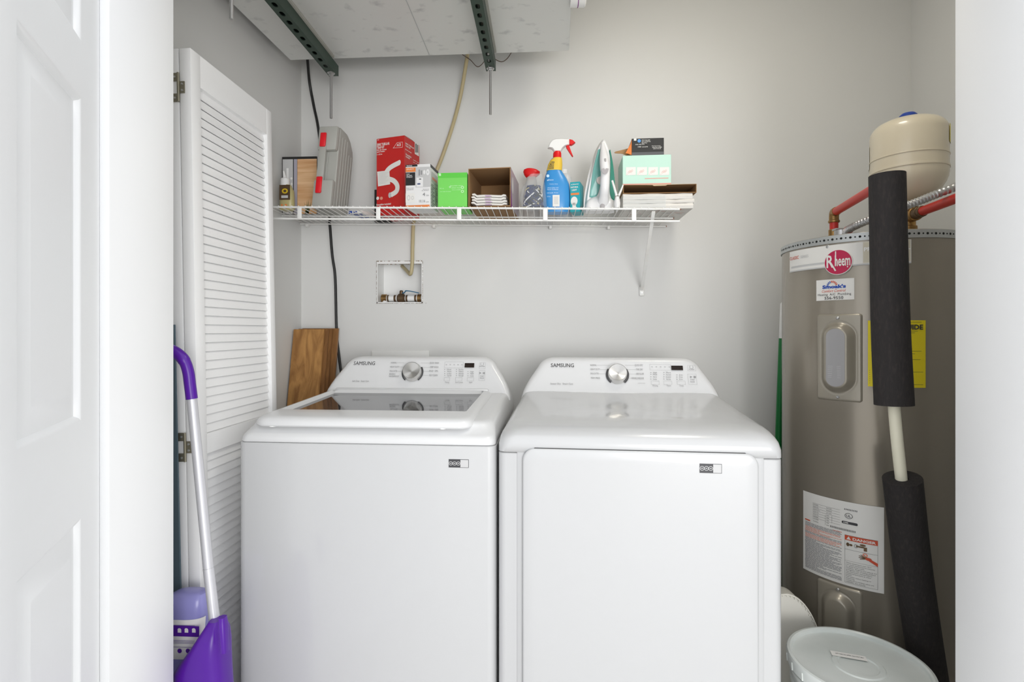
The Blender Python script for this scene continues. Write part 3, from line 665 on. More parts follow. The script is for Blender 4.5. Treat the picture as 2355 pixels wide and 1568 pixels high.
b = MB(); b.rect(ecm, -.25, -.196, h*.42, h*.72, .0012, 0, 8); b.build('white_label', M_lblw, et)
# tee and supply pipe
tc = Vector((EX.x, EX.y, Pd(2088, 492, 1.66).z))
sp = thing('cold_water_pipe', 'red supply pipe with brass tee under the cream expansion tank', 'pipe', tc)
dirr = (Pd(2196, 468, 1.47)-tc); dirr.z = 0; dirr.normalize()
b = MB(); b.tube([tc+Vector((0, 0, -.075)), tc+Vector((0, 0, .045))], .020, 18); fit(b, tc+dirr*.02, dirr, .021, .05); fit(b, tc+Vector((0, 0, .035)), (0, 0, 1), .025, .02); fit(b, tc-Vector((0, 0, .04)), (0, 0, 1), .024, .02); b.build('brass_tee', M_brass, sp, True)
b = MB(); fit(b, tc-Vector((0, 0, .062)), (0, 0, 1), .026, .014); b.build('blue_ring', M_blue, sp, True)
b = MB(); b.tube([tc+dirr*.035, tc+dirr*.42], .0135, 16); b.build('supply_run', M_red, sp, True)
b = MB(); fit(b, tc+dirr*.052, dirr, .0175, .03); fit(b, tc+dirr*.075, dirr, .0165, .012); b.build('coupling', M_bronze, sp, True)
# flexible conduit
pts = smooth([Pd(1944, 540, 1.66), Pd(1950, 529, 1.64), Pd(1968, 519, 1.61), Pd(2010, 501, 1.56), Pd(2060, 482, 1.52), Pd(2110, 464, 1.50), Pd(2160, 444, 1.49), Pd(2230, 418, 1.48)], 26)
rs = [.0100 + (.0016 if i % 4 < 2 else -.0002) for i in range(len(pts))]
o = MB(); o.tube(pts, rs, 16); tag(o.build('flexible_conduit', M_zinc), 'ribbed grey metal conduit crossing behind the black foam pipe to the heater top', 'conduit')
jb = thing('conduit_connector', 'small metal cable clamp with red bushing on the heater top beside the riser', 'connector', Pd(1940, 536, 1.66))
b = MB(); c0 = Pd(1935, 533, 1.67); b.lathe([(.020, -.012), (.020, .004), (.012, .008)], c0, 18); b.box(c0.x-.022, c0.x+.03, c0.y-.012, c0.y+.012, c0.z+.004, c0.z+.010, bev=.001); b.build('clamp', M_zinc, jb, True)
b = MB(); fit(b, Pd(1952, 528, 1.64), Pd(1968, 519, 1.61)-Pd(1950, 529, 1.64), .0125, .012); b.build('bushing', M_rcap, jb, True)

# ---------------------------------------------------------------- bucket, basin, broom
BK = Vector((.768, 1.381, 0)); bz = .379
bk = thing('plastic_bucket', 'round frosted plastic bucket with snapped lid on the floor before the water heater', 'bucket', BK)
b = MB(); b.lathe([(.128, 0), (.132, .004), (.146, bz-.075), (.150, bz-.074), (.150, bz-.066), (.146, bz-.065), (.147, bz-.045), (.152, bz-.044), (.152, bz-.036), (.147, bz-.035), (.148, bz-.012)], n=72); b.build('pail', M_buck, bk)
b = MB(); b.lathe([(.150, bz-.030), (.1565, bz-.028), (.158, bz-.004), (.156, bz+.001), (.150, bz+.002), (.146, bz-.001), (.1445, bz-.009), (.139, bz-.0105), (.10, bz-.0105), (.058, bz-.0105), (.055, bz-.008), (.045, bz-.008), (.042, bz-.0105), (.001, bz-.0105)], n=72); bl = b.build('lid', M_lid, bk)
mpl, rdl = local_plane(bk, (0, 0, bz-.0100), (1, 0, 0), (0, 1, 0))
a = rdl(1909, 1498); c_ = rdl(1990, 1512)
U_ = Vector((c_[0]-a[0], c_[1]-a[1], 0)); L_ = U_.length; m2 = plane((a[0], a[1], bz-.0100), U_, Vector((-U_.y, U_.x, 0)))
b = MB(); b.rect(m2, 0, L_, -.022, 0, .0032, 0); b.text(m2, 'LIFT TAB TO OPEN  DO NOT PRY', .010, -.012, L_*.8, .0042, .0036, 1, .01); b.build('lid_sticker', [M_lblw, M_inkd], bl)
b = MB()
for i in range(24):
    an = 2*math.pi*i/24; p = lambda r_, z: Vector((r_*math.cos(an), r_*math.sin(an), z))
    b.tube([p(.1575, bz-.027), p(.1585, bz-.008)], .0016, 6)
o = b.build('lid_ribs', M_lid, bl, kind='stuff')
b = MB(); b.tube(smooth([(-.150, 0, bz-.06), (-.156, -.05, bz-.12), (-.115, -.125, bz-.165), (0, -.165, bz-.18), (.115, -.125, bz-.165), (.156, -.05, bz-.12), (.150, 0, bz-.06)], 6), .0022, 8); b.build('wire_handle', M_zinc, bk)
# oval plastic basin standing on end behind the bucket
A0, A1 = Vector((.735, 1.595, 0)), Vector((.628, 1.690, 0)); ctr = (A0+A1)/2
bs = thing('plastic_basin', 'off-white oval plastic basin with ribbed rim standing on end behind the bucket', 'basin', (ctr.x, ctr.y, 0))
ux = Vector((.98, -.2, 0)).normalized(); ny = Vector((-ux.y, ux.x, 0))      # ux across, ny towards the back
ctrh = .215
bp = P(1790, 1490, 1.60)
bo = Vector((.700-ctr.x, 1.615-ctr.y, ctrh))
bmp = lambda u, v, o: bo + ux*u + Vector((0, 0, v)) - ny*o
b = MB(); ea, eb = .098, ctrh; n = 64
ring = lambda k, o: [bmp(ea*k*math.cos(2*math.pi*j/n), eb*(1-(1-k)*ea/eb*1.0)*math.sin(2*math.pi*j/n), o) for j in range(n)]
b.loft([ring(1.0, -.004), ring(1.0, .002), ring(.975, .004), ring(.955, .001), ring(.90, -.04), ring(.82, -.085), ring(.70, -.10), ring(.3, -.10), ring(.05, -.10)]); b.build('basin_shell', M_basin, bs)
for j in range(-11, 12):
    a = math.pi/2 + j*.115; k0, k1 = .955, .86
    b = MB(); b.tube([bmp(ea*k0*math.cos(a), eb*.975*math.sin(a), .0), bmp(ea*(k1-.04)*math.cos(a), eb*.86*math.sin(a), -.048)], .0030, 6); b.build('rim_rib', M_basin, bs)
# broom
bt, bb = P(1802, 700, 2.15), P(1787, 1100, 2.15)
dv = (bb-bt).normalized(); bfl = bt + dv*((bt.z-.16)/-dv.z)
br_ = thing('broom', 'green-handled broom with white grip tip, standing between dryer and water heater', 'broom', (bfl.x, bfl.y, 0), R(24))
zt = P(1800, 778, 2.15)
b = MB(); b.tube([bt+dv*((bt.z-zt.z)/-dv.z), bfl], .0125, 16); b.build('handle', M_green, br_, True)
b = MB(); b.tube([bt-dv*.01, bt-dv*.002, bt+dv*((bt.z-zt.z)/-dv.z)], [.006, .0115, .0118], 16); b.build('grip_tip', M_white, br_, True)
b = MB(); b.box(-.08, .08, -.018, .018, .10, .17, bev=.012); b.build('head', M_green, br_)
b = MB(); b.loft([[Vector((x, y, z)) for x, y in rr(-.075-k/2, .075+k/2, -.014-k/3, .014+k/3, .008)] for z, k in ((.10, 0), (.0, .02))]); b.build('bristles', M_inkd, br_)

# ---------------------------------------------------------------- spray mop corner
md = lambda px, py, d: Pd(px, py, d)
mt = md(441, 915, 1.285); mb_ = md(491, 1425, 1.265); dvm = (mb_-mt).normalized()
fl = mb_ + dvm*((mb_.z-.035)/-dvm.z)
mo = thing('spray_mop', 'spray mop with curved purple handle and silver pole leaning by the louvred door', 'mop', (fl.x, fl.y, 0))
jn = mt + dvm*((mt.z-md(474, 1293, 1.3).z)/-dvm.z)
b = MB(); b.tube([mt, jn-dvm*.0004], .0113, 20); b.tube([jn, fl+Vector((0, 0, .1))], .0117, 20); b.build('pole', M_alu, mo, True)
b = MB(); b.tube(smooth([mt+dvm*.002, md(437, 885, 1.284), md(433, 855, 1.283), md(424, 830, 1.282), md(408, 813, 1.281), md(388, 803, 1.28), md(365, 802, 1.28)], 7), [.0127]*7*3+[.0135]*7*2+[.014]*7+[.013], 20)
b.build('curved_grip', M_purple, mo, True)
def hr(py, l, r_, ry, d=1.25, e=3.2):
    p0, p1 = md(l, py, d), md(r_, py, d); c = (p0+p1)/2; return se((c.x, c.y, c.z), (p1.x-p0.x)/2, ry, e, 32)
b = MB(); b.loft([hr(1900, 452, 548, .030), hr(1700, 430, 536, .045), hr(1568, 412, 528, .042), hr(1535, 410, 526, .042), hr(1505, 432, 523, .042), hr(1478, 452, 521, .042), hr(1450, 470, 518, .036), hr(1432, 481, 512, .025), hr(1424, 485, 508, .016)], caps=(1, 1))
b.build('housing', M_purple, mo, True)
b = MB(); b.loft([hr(1498, 511, 524, .010, 1.195), hr(1440, 507, 522, .012, 1.195), hr(1418, 505, 519, .009, 1.20)]); b.build('release_clip', M_purple, mo, True)
b = MB(); b.box(-.13, .13, -.055, .055, .004, .030, bev=.01); b.build('head', M_purple, mo)
jg = thing('cleaning_fluid_bottle', 'lavender plastic bottle with white label beside the purple mop housing', 'bottle', md(445, 1560, 1.338))
J = lambda py, l, r_, ry, e=3.0: hr(py, l, r_, ry*.85, 1.338, e)
b = MB(); b.loft([J(1570, 388, 440, .030), J(1530, 380, 455, .036), J(1500, 376, 470, .038), J(1400, 372, 482, .040), J(1385, 374, 482, .040), J(1370, 385, 480, .036), J(1360, 404, 476, .028), J(1356, 420, 468, .018)])
b.build('bottle_body', M_lav, jg, True)
b = MB(); lab = [hr(py, l, r_, ry*.85, 1.338, 3.0) for py, l, r_, ry in ((1497, 374.5, 472, .0392), (1430, 371, 481.5, .0405), (1408, 370, 483, .041))]
for r_ in lab:
    for j in range(32): pass
n = 32; half = [[r_[j] for j in range(17, 32)] for r_ in lab]
vs = [p for r_ in half for p in r_]; k = len(half[0])
b.add(vs, [(i*k+j, i*k+j+1, (i+1)*k+j+1, (i+1)*k+j) for i in range(2) for j in range(k-1)])
lb = b.build('bottle_label', M_lblw, jg, True)
yf = min(p.y for p in lab[1]) - .0012; pm = plane((0, yf, 0), (1, 0, 0), (0, 0, 1))
def pu(px, py): h = hit(px, py, Vector((0, yf, 0)), Vector((0, 1, 0))); return h.x, h.z
b = MB()
p0, p1 = pu(380, 1462), pu(458, 1440); b.rect(pm, p0[0], p1[0], p0[1], p1[1], 0, 0)
for cx_ in (413, 429, 446):
    u, v = pu(cx_, 1450); b.rect(pm, u-.0045, u+.0045, v-.0045, v+.003, .0004, 1); b.disc(pm, u, v+.003, .0045, .0035, .0009, 1, 12)
for py in (1437, 1472, 1475, 1478, 1487):
    u0, v = pu(382, py); u1, _ = pu(448, py); b.rect(pm, u0, u1, v, v+.0008, 0, 0)
for cx_ in (413, 432):
    u, v = pu(cx_, 1496.5); b.disc(pm, u, v, .0055, .0055, 0, 0, 16)
b.build('label_printing', [M_purple, M_lblw], lb, True)
tb = MB(); a0, a1 = P(404, 765, 1.338), P(418, 1370, 1.338); sl = (a1.x-a0.x)/(a0.z-a1.z)
zt_ = 1.205; xr = lambda z: a0.x + sl*(a0.z-z)
tb.loft([[Vector((x, y, z)) for x, y in ((-1.03, 1.333), (xr(z), 1.333), (xr(z), 1.338), (-1.03, 1.338))] for z in (0, zt_)])  # thin dark sheet added to fill the narrow wedge beside the jamb
tag(tb.build('slate_sheet', M_teal), 'slate blue sheet edge showing between left door jamb and the mop', 'board')

# ---------------------------------------------------------------- hanging air handler
BZ = 2.25
fl_, fr_ = PZ(668, 138, BZ), PZ(1308, 116, BZ)
ah = thing('air_handler', 'scuffed galvanised metal air handler cabinet hung under the ceiling', 'air handler', (fl_.x, 1.42, BZ))
wA = fr_.x-fl_.x; dA = fl_.y-1.42
b = MB(); vs = [(-.028, 0, 0), (wA-.012, 0, 0), (wA, dA-.006, 0), (.0, dA, 0)]
b.loft([[Vector(v)+Vector((0, 0, z)) for v in vs] for z in (0, .44)]); cab = b.build('sheet_metal_cabinet', M_galv, ah)
b = MB(); b.loft([[Vector((x, y, z)) for x, y in ((-.0285, -.001), (wA-.0115, -.001), (wA+.0006, dA-.0055), (-.0005, dA+.0006))] for z in (.002, .020)]); b.build('bottom_flange', M_galv2, ah)
for (xa, ya, xb, yb_) in ((.10, 0, .14, dA), (.55, 0, .552, dA)):
    b = MB(); b.tube([(xa, ya, -.0005), (xb, yb_-.01, -.0005)], .0012, 6); b.build('panel_seam', M_galv2, cab)
def strut(xl, xr, y0, y1, label, rods):
    zb = 2.20; hs = BZ-zb-.010
    t = thing('strut_channel', label, 'strut channel', (xl, y0, zb), group='green strut channels under the air handler')
    w = xr-xl; L = y1-y0; pitch = .0245*2; b = MB(); n = int(L/pitch); rx, ry = w*.20, .0125; N = 16
    # bottom web with real slots, up-turned flanges and lips
    off = (L-n*pitch)/2
    for z in (0, .003):
        for i in range(n):
            yc = off + (i+.5)*pitch; out = []; inn = []
            for j in range(N):
                a = 2*math.pi*j/N; c, s_ = math.cos(a), math.sin(a); q = 1/max(abs(c), abs(s_))
                out.append(Vector((w/2 + c*q*w/2, yc + s_*q*pitch/2, z))); inn.append(Vector((w/2 + rx*math.copysign(abs(c)**.7, c), yc + ry*math.copysign(abs(s_)**.7, s_), z)))
            b.loft([out, inn], caps=(0, 0))
        b.add([(0, 0, z), (w, 0, z), (w, off, z), (0, off, z)], [(0, 1, 2, 3)]); b.add([(0, L-off, z), (w, L-off, z), (w, L, z), (0, L, z)], [(0, 1, 2, 3)])
    b.box(-.0003, .0025, -.0003, L+.0003, -.0004, hs); b.box(w-.0025, w+.0003, -.0003, L+.0003, -.0004, hs); b.box(.0028, .010, 0, L, hs-.003, hs); b.box(w-.010, w-.0028, 0, L, hs-.003, hs)
    b.build('channel', M_strut, t)
    b = MB(); b.box(w*.1, w*1.22, .02, min(L-.04, 2.05-y0), hs+.0004, hs+.0096, bev=.001); b.build('rubber_pad', M_pad, t)
    for yr in rods:
        y = yr-y0
        b = MB(); pts = [Vector((w/2, y, z)) for z in [2.022-zb+.0016*i for i in range(int((CEIL-2.022)/.0016))]]
        b.tube(pts[:1]+pts[-1:], .0048, 12)
        for i in range(0, 120): b.lathe([(.0047, 0), (.0056, .0008), (.0047, .0016)], pts[i*1], 8, caps=(0, 0))
        r_ = b.build('threaded_rod', M_zinc, t)
        b = MB(); b.lathe([(.010, -.010), (.0105, -.009), (.0105, -.001)], (w/2, y, 0), 6); b.lathe([(.015, -.0015), (.015, 0)], (w/2, y, 0), 20); b.build('nut_and_washer', M_zinc, r_)
    return t
sa, sb = PZ(755, 173, 2.20), PZ(780, 177, 2.20)
strut(sa.x, sb.x, 1.36, 2.113, 'green slotted strut channel, nearer the left wall, with threaded rod below', (2.085, 1.405))
sa, sb = PZ(1118, 162, 2.20), PZ(1140, 163, 2.20)
strut(sa.x, sb.x, 1.36, 2.108, 'green slotted strut channel near the middle of the air handler underside', (2.086,))
pw = thing('pvc_drain_stub', 'short white plastic pipe end with purple ring on the right of air handler', 'pipe', (fr_.x+.0, 1.76, 2.30))
b = MB(); c0 = Pd(1311, -3, 1.74); c1 = Pd(1347, -3, 1.74); pr = .0255
b.lathe([(pr, 0), (pr, (c1-c0).length-.004), (pr-.004, (c1-c0).length)], c0, 24, ax=(c1-c0)); b.build('pipe_body', M_white, pw, True)
b = MB(); cm_ = c0.lerp(c1, .5); b.lathe([(pr+.0006, -.0012), (pr+.0006, .0012)], cm_, 24, ax=(c1-c0)); b.build('primer_ring', M_purp2, pw, True)

# cables and tubes
b = MB(); b.tube(smooth([P(704, 95, 2.10), P(707, 135, 2.16), P(712, 190, 2.24), P(722, 245, 2.262), P(732, 295, 2.265), P(745, 400, 2.268), P(757, 500, 2.268), P(764, 585, 2.268), P(771, 640, 2.268), P(774, 760, 2.265), P(780, 822, 2.25), P(790, 900, 2.2)], 6), .0056, 10)
tag(b.build('power_cable', M_black), 'thick black cable running down the back wall behind the grey case', 'cable')
b = MB(); b.tube(smooth([P(1076, 118, 2.15), P(1073, 140, 2.19), P(1058, 225, 2.262), P(1036, 305, 2.266), P(1005, 390, 2.268), P(972, 450, 2.268), P(953, 500, 2.268), P(949, 560, 2.268), P(948, 606, 2.268), P(944, 630, 2.272), P(935, 622, 2.31), P(925, 612, 2.36)], 7), .0078, 12)
tag(b.build('drain_tube', M_beige), 'yellowed vinyl tube running down from air handler into the wall box', 'tube')
for pts, lb in (([(1056, 120), (1070, 130), (1082, 138), (1097, 153), (1108, 148), (1120, 132)], 'thin brown wire drooping left of the middle green strut'), ([(1130, 128), (1140, 137), (1154, 142), (1166, 135), (1178, 118)], 'thin brown wire looping right of the middle green strut')):
    b = MB(); b.tube(smooth([P(x, y, 2.16 if 0 < i < len(pts)-1 else 2.10) for i, (x, y) in enumerate(pts)], 6), .0016, 6)
    tag(b.build('hanging_wire', M_brownw), lb, 'wire', 'thin wires under the air handler')

# ---------------------------------------------------------------- washer outlet box in the wall
x0, x1, z0, z1 = ob0.x, ob1.x, ob0.z, ob1.z
obx = thing('outlet_box', 'white recessed wall box with brass valve and blue lever above the washing machine', 'outlet box', ((x0+x1)/2, YB, z0))
b = MB(); t = .004; D = .085
b.box(x0, x1, YB+D, YB+D+.004, z0, z1); b.box(x0, x0+t, YB-.004, YB+D, z0, z1); b.box(x1-t, x1, YB-.004, YB+D, z0, z1); b.box(x0, x1, YB-.004, YB+D, z0, z0+t); b.box(x0, x1, YB-.004, YB+D, z1-t, z1)
b.build('box_shell', M_white, obx, True)
b = MB()
b.loft([[Vector((x0+a*(x1-x0), YB-.006 - .001*math.sin(a*20), z1-.010)), Vector((x0+a*(x1-x0), YB-.006, z1+.002)), Vector((x0+a*(x1-x0), YB-.001, z1+.002)), Vector((x0+a*(x1-x0), YB-.001, z1-.010))] for a in [k/12 for k in range(13)]])
b.build('top_flange', M_white, obx, True)
b = MB(); rnd = random.Random(5); mpw = plane((0, YB, 0), (1, 0, 0), (0, 0, 1))
def rough(u0, v0, u1, v1, n, th):
    n *= 3
    for i in range(n):
        if rnd.random() < .3: continue
        a, c = i/n, (i+rnd.uniform(.5, 1))/n; h = th*rnd.uniform(.4, 1)
        if abs(u1-u0) > abs(v1-v0): b.rect(mpw, u0+(u1-u0)*a, u0+(u1-u0)*c, v0-h/2, v0+h/2, .0072)
        else: b.rect(mpw, u0-h/2, u0+h/2, v0+(v1-v0)*a, v0+(v1-v0)*c, .0048)
rough(x0, z1+.001, x1, z1+.001, 12, .004); rough(x0-.001, z0, x0-.001, z1, 10, .0018); rough(x1+.001, z0, x1+.001, z1, 10, .002); rough(x0, z0-.001, x1+.02, z0-.001, 12, .002); rough(x0+.01, z1-.012, x1, z1-.012, 9, .003)
b.build('rough_cut_edge', mat('torn drywall edge', (.22, .16, .11), .9), obx, True)
vy = YB+.022; L0 = P(884, 686, vy); Lr = P(968, 687, vy); zc = L0.z
def q(px): return P(px, 686, vy).x
b = MB(); b.tube([Vector((q(880), vy, zc)), Vector((q(970), vy, zc))], .0125, 18); vp = b.build('supply_tube', M_white, obx, True)
for px, w_, r_, m_ in ((884, .022, .0175, M_brass), (893, .007, .0145, M_bronze), (909, .009, .0145, M_bronze), (936, .008, .0145, M_bronze), (956, .008, .0145, M_bronze), (965, .016, .0175, M_brass)):
    b = MB(); b.lathe([(r_*.92, -w_/2), (r_, -w_/2+.001), (r_, w_/2-.001), (r_*.92, w_/2)], (q(px), vy, zc), 18, ax=(1, 0, 0)); b.build('fitting', m_, obx, True)
b = MB(); xc = q(923); b.lathe([(.012, -.018), (.020, -.010), (.021, .010), (.012, .018)], (xc, vy, zc), 18, ax=(1, 0, 0)); b.lathe([(.013, -.024), (.013, 0)], (xc, vy, zc), 12); b.lathe([(.008, .010), (.008, .030), (.005, .034)], (xc, vy, zc), 12); b.build('valve_body', M_bronze, obx, True)
b = MB(); zl = P(930, 673, vy).z; pts = smooth([Vector((xc, vy, zl-.002)), Vector((q(930), vy, zl)), Vector((q(934), vy, zl+.008)), Vector((q(950), vy-.004, zl+.004)), Vector((q(964), vy-.006, zl-.002))], 5)
b.loft([[p+Vector((0, -.006, -.0018)), p+Vector((0, .006, -.0018)), p+Vector((0, .006, .0018)), p+Vector((0, -.006, .0018))] for p in pts]); b.build('lever', mat('blue lever vinyl', (.01, .13, .25), .4), obx, True)
b = MB(); b.lathe([(.012, 0), (.010, .008), (.004, .010)], (q(886), vy-.004, z0+t), 14); b.build('white_knob', M_white, obx, True)

# pale strip on the wall behind the washer, and planks in the corner
b = MB(); a0, a1 = P(855, 806, 2.274), P(987, 806, 2.274); b.box(a0.x, a1.x, 2.272, 2.2795, 1.0, a0.z, bev=.001)
tag(b.build('wall_patch_strip', mat('pale patch strip', (.84, .84, .82), .5)), 'pale rectangular strip on back wall just above the washer console', 'wall strip')
gp = 'walnut floor planks leaning in the left corner'
for i, (px0, dw, top, lb) in enumerate(((676, .128, 757, 'broad-faced walnut plank leaning at the front of the corner stack'), (682, .128, 756, 'walnut plank directly behind the broad front one, showing a narrow edge'), (688, .128, 755, 'third walnut plank of the corner stack, edge showing'), (699, .128, 755, 'rearmost walnut plank of the corner stack, nearest the black cable'))):
    yt = 2.195 + i*.016; yb_ = 1.965 + i*.016; xL = -1.038 + (0, .013, .022, .042)[i]; zt_ = P(700, top, yt).z
    b = MB()
    for (ya, z) in ((yb_, 0.0), (yt, zt_)): pass
    th = .011
    b.loft([[Vector((xL, y, z)), Vector((xL+dw, y, z)), Vector((xL+dw, y+th, z)), Vector((xL, y+th, z))] for y, z in ((yb_, 0.002), (yt, zt_))])
    tag(b.build('floor_plank', M_wood if i == 0 else M_woode), lb, 'plank', gp)

# ---------------------------------------------------------------- wire shelf
SX0, SX1 = XL+.004, .476
zs = lambda x: 1.632 - .0188*(x+.263)
deck = lambda x: zs(x) + .0052
sh = thing('wire_shelf', 'white vinyl coated wire shelf fixed to the back wall above both machines', 'shelf', (-.28, YB, 1.60))
def rail(y, r, dz=0, x0=SX0, x1=SX1):
    b = MB(); b.tube([Vector((x0, y, zs(x0)+dz)), Vector((x1, y, zs(x1)+dz))], r, 12); return b
rail(1.95, .0036).build('front_rail', M_wire, sh, True)
rail(1.95, .0038, -.0425, SX0, SX1).build('lower_front_rail', M_wire, sh, True)
rail(2.10, .0026, -.001, SX0, SX1+.012).build('middle_rail', M_wire, sh, True)
rail(2.262, .0028, -.001, SX0, SX1+.020).build('back_rail', M_wire, sh, True)
b = MB(); n = 60
for i in range(n):
    x = SX0+.012 + (SX1-SX0-.02)*i/(n-1)
    b.tube([Vector((x, 1.944, zs(x)+.0036)), Vector((x, 2.268, zs(x)+.0036))], .0015, 6)
b.build('wire_deck', M_wire, sh, True)
for px in (689, 870, 1056, 1254, 1458):
    x = P(px, 490, 1.947).x; b = MB(); b.box(x-.008, x+.008, 1.9445, 1.9475, zs(x)-.044, zs(x)+.002, bev=.001); b.build('lip_upright', M_wire, sh, True)
ba, bb = P(1503, 486, 1.947), P(1476, 668, 2.272)
b = MB(); d_ = (bb-ba); b.loft([[c+Vector((sx, 0, 0))+o for sx, o in ((-.006, Vector((0, -.002, -.001))), (.006, Vector((0, -.002, -.001))), (.006, Vector((0, .002, .001))), (-.006, Vector((0, .002, .001))))] for c in (Vector((ba.x, ba.y, ba.z)), bb)])
br = b.build('diagonal_brace', M_wire, sh, True)
b = MB(); b.box(bb.x-.010, bb.x+.010, 2.270, 2.2795, bb.z-.022, bb.z+.016, bev=.003); b.build('brace_foot', M_wire, br, True)
b = MB(); b.lathe([(.004, 0), (.003, .003)], (bb.x, 2.270, bb.z-.010), 10, ax=(0, -1, 0)); b.build('screw', M_zinc, br, True)
for px in (706, 998, 1266, 1400):
    p = P(px, 520, 2.262); b = MB(); b.box(p.x-.006, p.x+.006, 2.256, 2.2795, zs(p.x)-.014, zs(p.x)+.001, bev=.002); b.build('wall_clip', M_wire, sh, True)
for y, x in ((1.95, SX1), (2.10, SX1+.012), (2.262, SX1+.02)):
    b = MB(); b.lathe([(.0030, 0), (.0030, .003)], (x, y, zs(x)-.0005), 10, ax=(1, 0, 0)); b.build('cut_end', M_rust, sh, True)

# ---------------------------------------------------------------- things on the shelf
def carton(name, label, w, d, h, loc, rz, m, faces=None, top=True, bev=.0008, group=None, pname='carton'):
    t = thing(name, label, 'box', loc, rz, group)
    b = MB(); b.box(0, w, 0, d, 0, h, bev=bev, seg=1); c = b.build(pname, m, t)
    return t, c
def planes(t, w, d, h):
    fmp, frd = local_plane(t, (0, 0, 0), (1, 0, 0), (0, 0, 1)); smp, srd = local_plane(t, (w, 0, 0), (0, 1, 0), (0, 0, 1))
    return fmp, frd, smp, srd
def onto(l, r_, topy, Y, D=None):
    a, c = P(l, topy, Y), P(r_, topy, Y); z = deck(a.x); return a, c.x-a.x, z, a.z-z

# glue bottle
g = P(655, 470, 2.035); z0 = deck(g.x); sc = 2.12/1250; cx_ = P(657, 470, 2.035).x
gb = thing('glue_bottle', 'small amber glue bottle with white pointed nozzle at the left end of shelf', 'bottle', (cx_, 2.035, z0))
hz = lambda py: P(655, py, 2.035).z - z0
b = MB(); b.loft([se((.006, 0, z), rx, ry, 2.4, 24) for z, rx, ry in ((0, .026, .016), (.006, .029, .018), (hz(455), .0275, .017), (hz(440), .026, .016), (hz(432), .019, .015), (hz(426), .014, .013))]); b.build('bottle_body', M_glue, gb)
b = MB(); b.lathe([(.0165, hz(428)), (.0165, hz(413)), (.015, hz(411)), (.007, hz(409))], (-.002, 0, 0), 20); b.build('cap', M_white, gb)
b = MB(); b.tube([(-.003, 0, hz(410)), (-.008, 0, hz(393))], [.0065, .0032], 14); b.build('nozzle', M_white, gb)
mpb = plane((.006, -.0185, 0), (1, 0, 0), (0, 0, 1)); b = MB(); b.rect(mpb, -.022, .020, hz(462), hz(428), 0, 0); b.disc(mpb, 0, hz(442), .012, .010, .0004, 1, 16, .5); b.rect(mpb, -.014, .012, hz(458), hz(452), .0004, 2); b.disc(mpb, .004, hz(474), .005, .004, 0, 3, 10); b.disc(mpb, -.012, hz(474), .004, .004, 0, 3, 10)
b.build('bottle_label', [M_bronze, M_gold, M_lgrey, M_oran], gb)
# catalogue board with kitchen picture
yb_ = 2.09; x0 = -1.036; x1 = -.895; z0 = deck(-.96); zt_ = P(690, 360, yb_).z
bd = thing('picture_board', 'flat board printed with kitchen and butcher block picture, standing behind glue bottle', 'board', (x0, yb_, z0))
b = MB(); b.box(0, x1-x0, 0, .006, 0, zt_-z0, bev=.0006, seg=1); bb_ = b.build('board', M_cblk, bd)
mp, rd = local_plane(bd, (0, 0, 0), (1, 0, 0), (0, 0, 1)); W2 = x1-x0; Hh = zt_-z0
b = MB(); ux_ = lambda px: rd(px, 400)[0]; b.rect(mp, ux_(684), W2, .0, Hh-.010, .0006, 0); b.rect(mp, .003, ux_(674), 0, Hh-.010, .0006, 1); b.rect(mp, ux_(676), ux_(683.5), 0, Hh-.010, .0006, 2)
b.rect(mp, ux_(659), ux_(664), 0, Hh*.8, .0008, 3)
for v, r_ in ((.62, .005), (.52, .006), (.40, .006)): b.disc(mp, ux_(670.5), Hh*v, .0045, r_, .0009, 4, 12)
b.rect(mp, ux_(669), ux_(672), 0, Hh*.36, .0009, 4)
b.build('printed_picture', [M_butch, M_lgrey, mat('picture lilac', (.40, .38, .45), .5), M_white, M_lblw], bb_)
b = MB(); rnd = random.Random(9)
for k in range(9):
    u0 = ux_(702+rnd.random()*8); a = R(60+rnd.random()*60); l = .035+rnd.random()*.03
    b.add([mp(u0-.002, .0, .0012), mp(u0+.002, .0, .0012), mp(u0+math.cos(a)*l*.5, math.sin(a)*l, .0012)], [(0, 1, 2)])
b.build('printed_plant', mat('picture leaf green', (.05, .10, .03), .6), bb_)
# tool case
fl2 = P(713, 470, 1.985); z0 = deck(fl2.x); w_ = .076; Hc = P(750, 288, 1.985).z - z0
tcs = thing('tool_case', 'grey plastic tool case with two red latches standing upright on shelf left', 'tool case', (fl2.x+.003, 1.985, z0), R(-1))
LM2 = Matrix.Shear('XY', 4, (0, 0)); 
LM2 = Matrix.Identity(4); LM2[0][2] = math.tan(R(5.6))       # leans to the right
def cbox(b, x0, x1, y0, y1, z0_, z1_, bev=.003, seg=2): b.box(x0, x1, y0, y1, z0_, z1_, bev=bev, seg=seg, M=LM2)
b = MB()
prof = [(.022, 0), (.022, Hc-.004), (.030, Hc), (.095, Hc-.002), (.128, Hc-.018), (.158, Hc-.048), (.166, Hc-.070), (.166, 0)]
b.loft([[LM2 @ Vector((x, (y-.1)*k+.1, max((z-.15)*k+.15, 0))) for y, z in prof] for x, k in ((.0, .96), (.004, 1), (w_*.48, 1), (w_*.5, .985), (w_*.52, 1), (w_-.004, 1), (w_, .96))])
cbox(b, .001, w_-.001, 0, .03, 0, Hc*.34, .005); cbox(b, .001, w_-.001, 0, .03, Hc*.70, Hc-.002, .008)
body = b.build('case_shell', M_case, tcs)
b = MB()
for k in range(5):
    y = .048+k*.024; cbox(b, w_-.001, w_+.0020, y, y+.005, .012, Hc-.075 if k > 2 else Hc-.03, .001, 1)
b.build('side_ribs', M_case, body)
b = MB(); cbox(b, w_*.14, w_*.50, -.004, .008, Hc*.20, Hc*.76, .003); b.build('handle', M_case, tcs)
